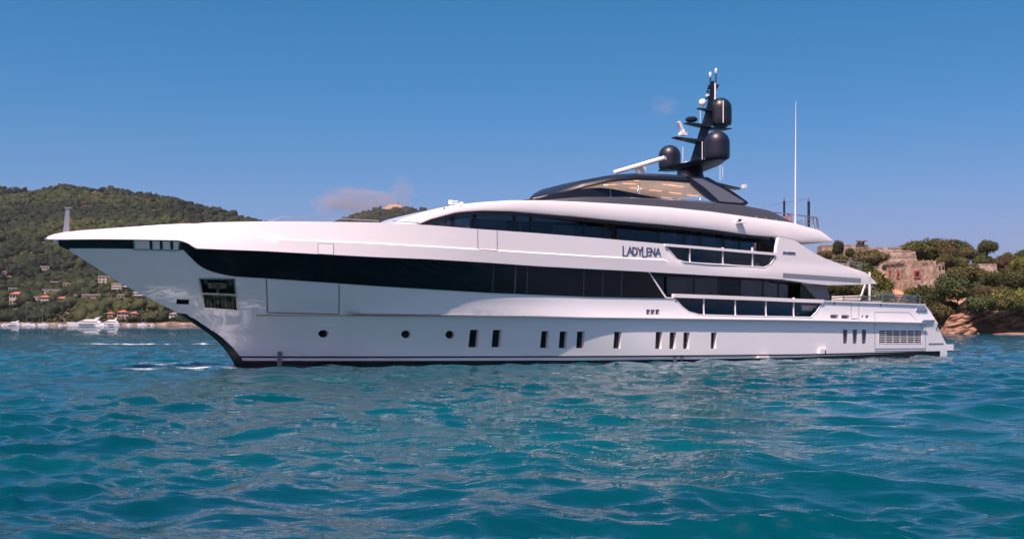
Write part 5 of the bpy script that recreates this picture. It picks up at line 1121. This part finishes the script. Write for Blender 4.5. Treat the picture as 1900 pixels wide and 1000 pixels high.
# ---- trees and bushes on the headland: (px, py of crown centre, width px, height px, kind, name, label)
def at_slope(px, pyb, r0=212, r1=318): return find(px, pyb, zRt, r0, r1)
RSET = {(1617,502): 268, (1600,540): 250, (1622,562): 236, (1645,505): 262, (1560,492): 285, (1577,482): 286, (1556,480): 286, (1822,592): 210.5, (1866,594): 210, (1894,590): 210, (1742,606): 216, (1722,590): 222, (1640,590): 228, (1768,566): 216}
BIG = [ # px, base y, width, height, kind, lift
 (1697,474,60,38,'olive','broad round oak at the left end of the hilltop grove'), (1722,474,50,42,'dark','dense dark oak behind the broad oak of the hilltop grove'),
 (1752,478,64,42,'olive','widest oak in the middle of the hilltop grove'), (1778,480,52,40,'dark','dark oak at the right end of the hilltop grove'),
 (1762,492,42,34,'brown','brownish bush under the widest hilltop oak'), (1790,492,44,34,'brown','brownish leafy tree right of the hilltop grove'), (1722,484,44,26,'fresh','bright green bush just under the hilltop grove'),
 (1757,503,40,30,'olive','grey green round bush beside the small stone building'), (1556,480,22,30,'dark','pointed dark green tree standing alone before the fort'),
 (1577,482,18,20,'dark','small dark tree next to the pointed one before the fort'), (1617,502,62,38,'brown','large brownish bush in front of the rampart'),
 (1536,484,34,22,'brown','low brownish bush near the yacht aft deck, before the fort'), (1516,470,24,18,'fresh','green treetop seen under the roof overhang of the yacht'),
 (1560,492,30,18,'fresh','yellow green bush under the low outwork wall'), (1600,540,52,50,'dark','dark evergreen between the fort and the aft rail of the yacht'), (1640,590,60,50,'olive','low olive tree just above the aft rail of the yacht'), (1622,562,54,56,'fresh','tall green tree between the yacht stern and the sandy track'),
 (1645,505,16,14,'dark','small dark bush at the left corner of the squat tower'), (1566,556,60,36,'dark','dark tree seen beneath the overhang of the yacht'), (1520,556,50,34,'dark','dark tree seen past the wind screen of the yacht'),
 (1705,562,56,28,'fresh','wide light green bush at the foot of the squat tower'), (1768,566,66,56,'dark','large grey green bush right of the squat tower'), (1722,590,62,56,'dark','large dark bush directly above the stern of the yacht'),
 (1742,606,44,46,'olive','green bush on the slope left of the rocks'), (1752,620,18,22,'fresh','small bright bush low beside the rock at the water'), (1800,534,52,40,'olive','round green bush above the bare earth slope'),
 (1826,502,44,26,'dark','dark hedge-like bush under the lone pine'), (1845,540,44,36,'dark','dark green bush in the middle of the right slope'), (1822,592,58,44,'dark','big dark bush overhanging the rock cave'),
 (1866,594,66,52,'olive','big olive bush on top of the right rocks'), (1894,590,46,52,'fresh','yellow green tree on the cliff edge near the picture border'), (1880,548,52,42,'dark','dark bush at the far right of the slope'),
 (1859,506,40,30,'brown','brown green bush right of the dry grass'), (1872,484,34,28,'olive','small round tree on the right skyline'), (1896,486,36,34,'dark','dark tree on the skyline at the picture edge'), (1893,512,40,34,'fresh','fresh green bush under the dark skyline tree'),
 (1805,560,40,26,'brown','brownish bush on the slope over the bare earth'), (1770,522,36,26,'olive','olive bush halfway up the slope behind the grey green bush'), (1856,562,44,30,'olive','olive bush above the big cliff-top bushes'), (1815,482,30,26,'dark','dark tree left of the lone pine on the skyline'),
 (1782,600,20,16,'fresh','little bush growing on the bare earth slope')]
for (px, yb, w_, h, k, lab) in BIG:
    X, Yv, z = at_slope(px, yb)
    if (px, yb) in RSET: Yv = RSET[(px, yb)]; X, Yv, z = pt(px, yb, Yv)
    pp = FPX/Yv; tree('bush' if ('bush' in lab or 'hedge' in lab) else 'oak_tree', X, Yv, z-.35*h/pp*.3, w_*1.22/pp, h*1.45/pp, k, lab, cat='bush' if ('bush' in lab or 'hedge' in lab) else 'tree', trunk=not ('bush' in lab or 'hedge' in lab))
# the lone pine: bare trunk and a layered crown
X, Yv, z = at_slope(1832,500); pp = FPX/Yv; lp = tree('pine_tree', X, Yv, z-.3, 42/pp, 64/pp, 'dark', 'lone umbrella pine with open layered crown standing clear on the skyline', lift=.38)
g_ = random.Random(11); MIX = ['olive','dark','fresh','brown','dark','olive']
def visible_bush(n, px0, px1, y0, y1, smin, smax, group, label):
    for i in range(n):
        px, yb = g_.uniform(px0, px1), g_.uniform(y0, y1)
        if 1636 < px < 1700 and 505 < yb < 572: continue
        if 1664 < px < 1758 and 484 < yb < 540: continue
        if 1764 < px < 1800 and 550 < yb < 600 and g_.random() < .8: continue
        if 1820 < px < 1870 and 488 < yb < 514: continue
        if px < 1760 and yb < 500 and g_.random() < .8: continue
        X, Yv, z = at_slope(px, yb); pp = FPX/Yv; s = g_.uniform(smin, smax); tree('shrub', X, Yv, z-.2, s/pp, s*g_.uniform(.6,.9)/pp, g_.choice(MIX), label, group, cat='shrub', trunk=False)
visible_bush(150, 1636, 1925, 496, 598, 16, 34, 'shrubs covering the headland slope', 'low evergreen shrub in the thick cover of the headland slope')
visible_bush(40, 1500, 1660, 488, 596, 20, 36, 'shrubs behind the stern of the yacht', 'low evergreen shrub behind the stern of the yacht')
woods('headland_thicket', 5200, zRt, .21, .70, 222, 460, .9, 2.6, LEAF, 17, lambda x, y, a, r: (a > .475)|(r > 322), lowpoly=False)
# ---------------------------------------------------------------- clouds: thin pink wisps far away
def cloud(name, px, py, r, w_, h, dens, seed, colr=(1,.86,.86)):
    m = bpy.data.materials.new(name); m.use_nodes = True; t = m.node_tree; t.nodes.clear(); o = t.nodes.new('ShaderNodeOutputMaterial'); v = t.nodes.new('ShaderNodeVolumePrincipled'); v.inputs['Color'].default_value = (*colr,1); v.inputs['Anisotropy'].default_value = .3
    tc = t.nodes.new('ShaderNodeTexCoord'); n = t.nodes.new('ShaderNodeTexNoise'); n.inputs['Scale'].default_value = 1.6; n.inputs['Detail'].default_value = 6; n.noise_dimensions = '4D'; n.inputs['W'].default_value = seed
    ln = t.nodes.new('ShaderNodeVectorMath'); ln.operation = 'LENGTH'; t.links.new(tc.outputs['Object'], ln.inputs[0]); t.links.new(tc.outputs['Object'], n.inputs['Vector'])
    a = t.nodes.new('ShaderNodeMath'); a.operation = 'MULTIPLY_ADD'; t.links.new(ln.outputs['Value'], a.inputs[0]); a.inputs[1].default_value = -.42; t.links.new(n.outputs[0], a.inputs[2])
    r_ = t.nodes.new('ShaderNodeMapRange'); r_.inputs[1].default_value = .16; r_.inputs[2].default_value = .5; r_.inputs[4].default_value = dens; t.links.new(a.outputs[0], r_.inputs[0]); t.links.new(r_.outputs[0], v.inputs['Density']); t.links.new(v.outputs[0], o.inputs['Volume'])
    me = bpy.data.meshes.new(name); b = bmesh.new(); bmesh.ops.create_icosphere(b, subdivisions=3, radius=1); b.to_mesh(me); b.free(); me.materials.append(m)
    c = bpy.data.objects.new(name, me); col.objects.link(c); c.location = pt(px, py, r); c.scale = (w_/2/FPX*r, w_/3/FPX*r, h/2/FPX*r); tag(c, kind='structure')
cloud('cloud', 668, 376, 14000, 200, 66, .0046, 1.0, (1,.86,.87)); cloud('cloud', 748, 352, 14000, 64, 66, .0048, 4.0, (1,.86,.87)); cloud('cloud', 1232, 197, 14000, 64, 50, .0020, 7.0, (1,.82,.84))
# ---------------------------------------------------------------- the hazy summer air
hb_ = MB(); hb_.box((0, 0, 170), (21000, 21000, 343)); hz = hb_.build('haze', bpy.data.materials.new('haze_air')); hm = hz.data.materials[0]; hm.use_nodes = True; ht = hm.node_tree; ht.nodes.clear()
ho = ht.nodes.new('ShaderNodeOutputMaterial'); hv = ht.nodes.new('ShaderNodeVolumePrincipled'); hv.inputs['Color'].default_value = (.80,.84,.95,1); hv.inputs['Density'].default_value = .00004; hv.inputs['Anisotropy'].default_value = .2
ht.links.new(hv.outputs[0], ho.inputs['Volume']); tag(hz, kind='stuff')
